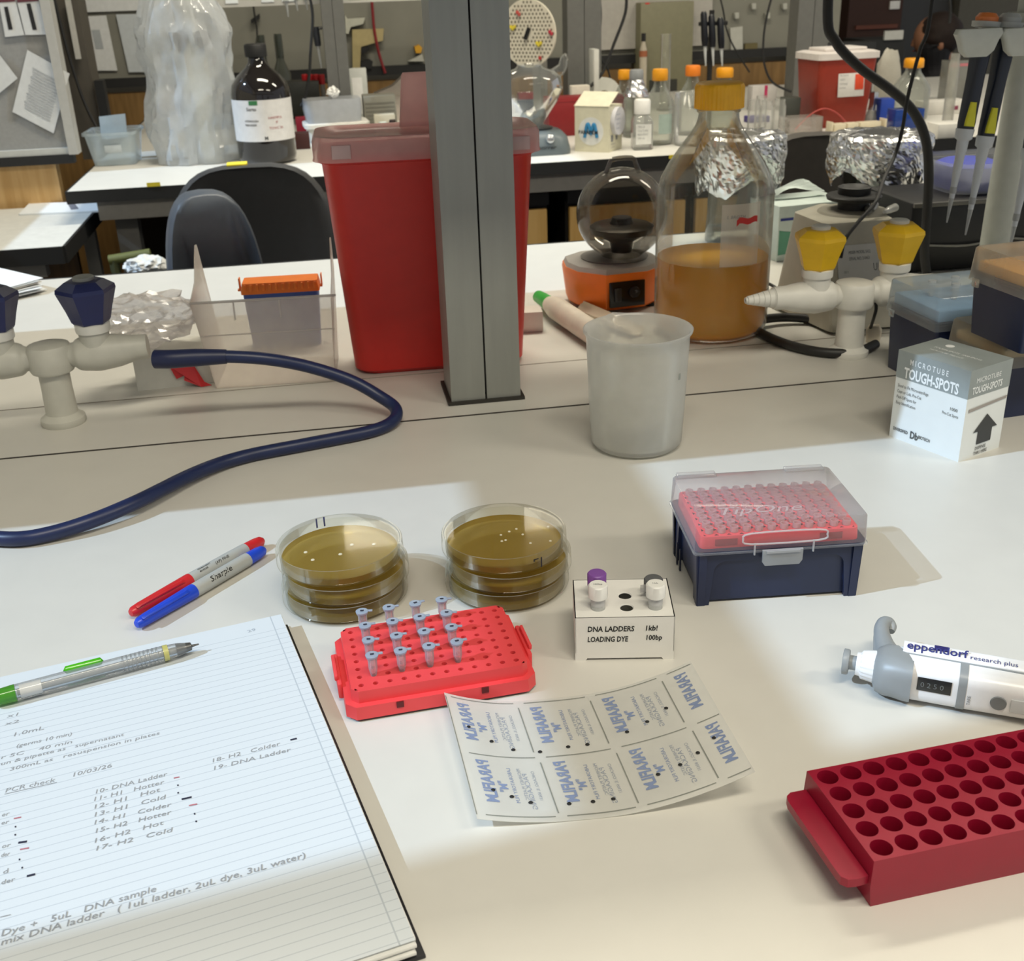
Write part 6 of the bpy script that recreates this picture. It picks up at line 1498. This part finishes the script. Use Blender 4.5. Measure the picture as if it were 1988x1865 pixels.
block('side_counter', 'black counter far behind the dark red sharps bin', 'counter', 1680, 1752, 78, 120, 4.45, .2, mat('#1b1b1a', .5), (('paper_tray', (1716, 60, 1750, 76), mat('#b7b7b2', .6)),))
block('grey_screen', 'dark grey screen at the far right behind the pipette stand', 'screen', 1872, 2080, -60, 130, 5.62, .05, mat('#55534b', .7))

# the person, seen from behind and bending over the next bench
pc = atY(1824, 72, 5.15)
t = thing('person', 'person with dark brown hair bending forward in dark clothes at the far right', 'person', (pc.x, 5.15, -.92))
HX = (pc.z+.92)
bm = bmesh.new()
def jv(p): return bm.verts.new(p)
hz = HX
pel = jv((.10, .10, .52)); sp = jv((.07, .08, .75)); chs = jv((.03, .05, hz-.30)); nk = jv((.0, .01, hz-.13)); hd0 = jv((-.015, -.01, hz-.05)); hd1 = jv((-.03, -.01, hz+.035))
E_ = [(pel, sp), (sp, chs), (chs, nk), (nk, hd0), (hd0, hd1)]; RD = {pel: .15, sp: .14, chs: .15, nk: .056, hd0: .082, hd1: .078}
for s_ in (-1, 1):
    sh = jv((.02, .05+.17*s_, hz-.27)); el = jv((-.16, .06+.22*s_, hz-.50)); wr = jv((-.38, .05+.14*s_, hz-.46)); ha = jv((-.45, .05+.12*s_, hz-.45))
    hp = jv((.08, .10+.10*s_, .50)); kn = jv((-.32, .12+.13*s_, .50)); an = jv((-.34, .12+.13*s_, .09)); ft = jv((-.48, .12+.14*s_, .045))
    E_ += [(chs, sh), (sh, el), (el, wr), (wr, ha), (pel, hp), (hp, kn), (kn, an), (an, ft)]
    for v_, r_ in ((sh, .07), (el, .048), (wr, .034), (ha, .035), (hp, .09), (kn, .062), (an, .042), (ft, .04)): RD[v_] = r_
for e_ in E_: bm.edges.new(e_)
bm.verts.index_update(); order = [RD[v_] for v_ in bm.verts]
me = D.meshes.new('body'); bm.to_mesh(me); bm.free(); body = D.objects.new('body', me); COL.objects.link(body); body.parent = t
md = body.modifiers.new('skin', 'SKIN'); me.skin_vertices.new() if not me.skin_vertices else None
for i, sv in enumerate(me.skin_vertices[0].data): sv.radius = (order[i], order[i]); sv.use_root = (i == 0)
body.modifiers.new('sub', 'SUBSURF').levels = 2; body.modifiers['sub'].render_levels = 2
SKIN = mat('#a9785c', .55)
me.materials.append(mat('#1d1c20', .8)); me.polygons.foreach_set('use_smooth', [True]*len(me.polygons)) if len(me.polygons) else None
hs = hz*1000
g = G(ang=80); g.ball((-20, 22, hs-2), 88, 24, 16, sz=1.12); g.build('face', SKIN, t)
g = G(); g.loft([(rr(20, 18, 7), hs-42), (rr(26, 24, 9), hs-34), (rr(14, 12, 5), hs-8)], -84, 78); g.build('nose', SKIN, t)
for ex in (-48, -92): G().ball((ex, 92 if ex > -60 else 58, hs-2), 8, 10, 6).build('eye', mat('#3a2a20', .4), t)
G().box(-66, 88, hs-62, 30, 8, 6, 2).build('mouth', mat('#8a4f45', .5), t)
g = G(); g.tube([(22, 6, hs-150), (12, -2, hs-60)], [52, 54], 16); g.build('neck', SKIN, t)
for s_ in (-1, 1): g = G(); g.ball((-38+8*s_, 6-s_*90+14, hs-24), 19, 12, 8, sz=1.6); g.build('ear', SKIN, t)
g = G(ang=80)
def hairf(r, z, a_): return r*(1+.10*noise.noise(Vector((cos(a_)*2.4, sin(a_)*2.4, z*.03))))
g.ball((2, -2, hs+14), 99, 32, 20, hairf, 1.0); g.build('hair', mat('#24160f', .75, var=.25, scale=90, bump=.5, bscale=300), t)
g = G(); g.box(-60, -80, hs-30, 40, 4, 6, 1); g.build('mask_strap', BLACK, t)
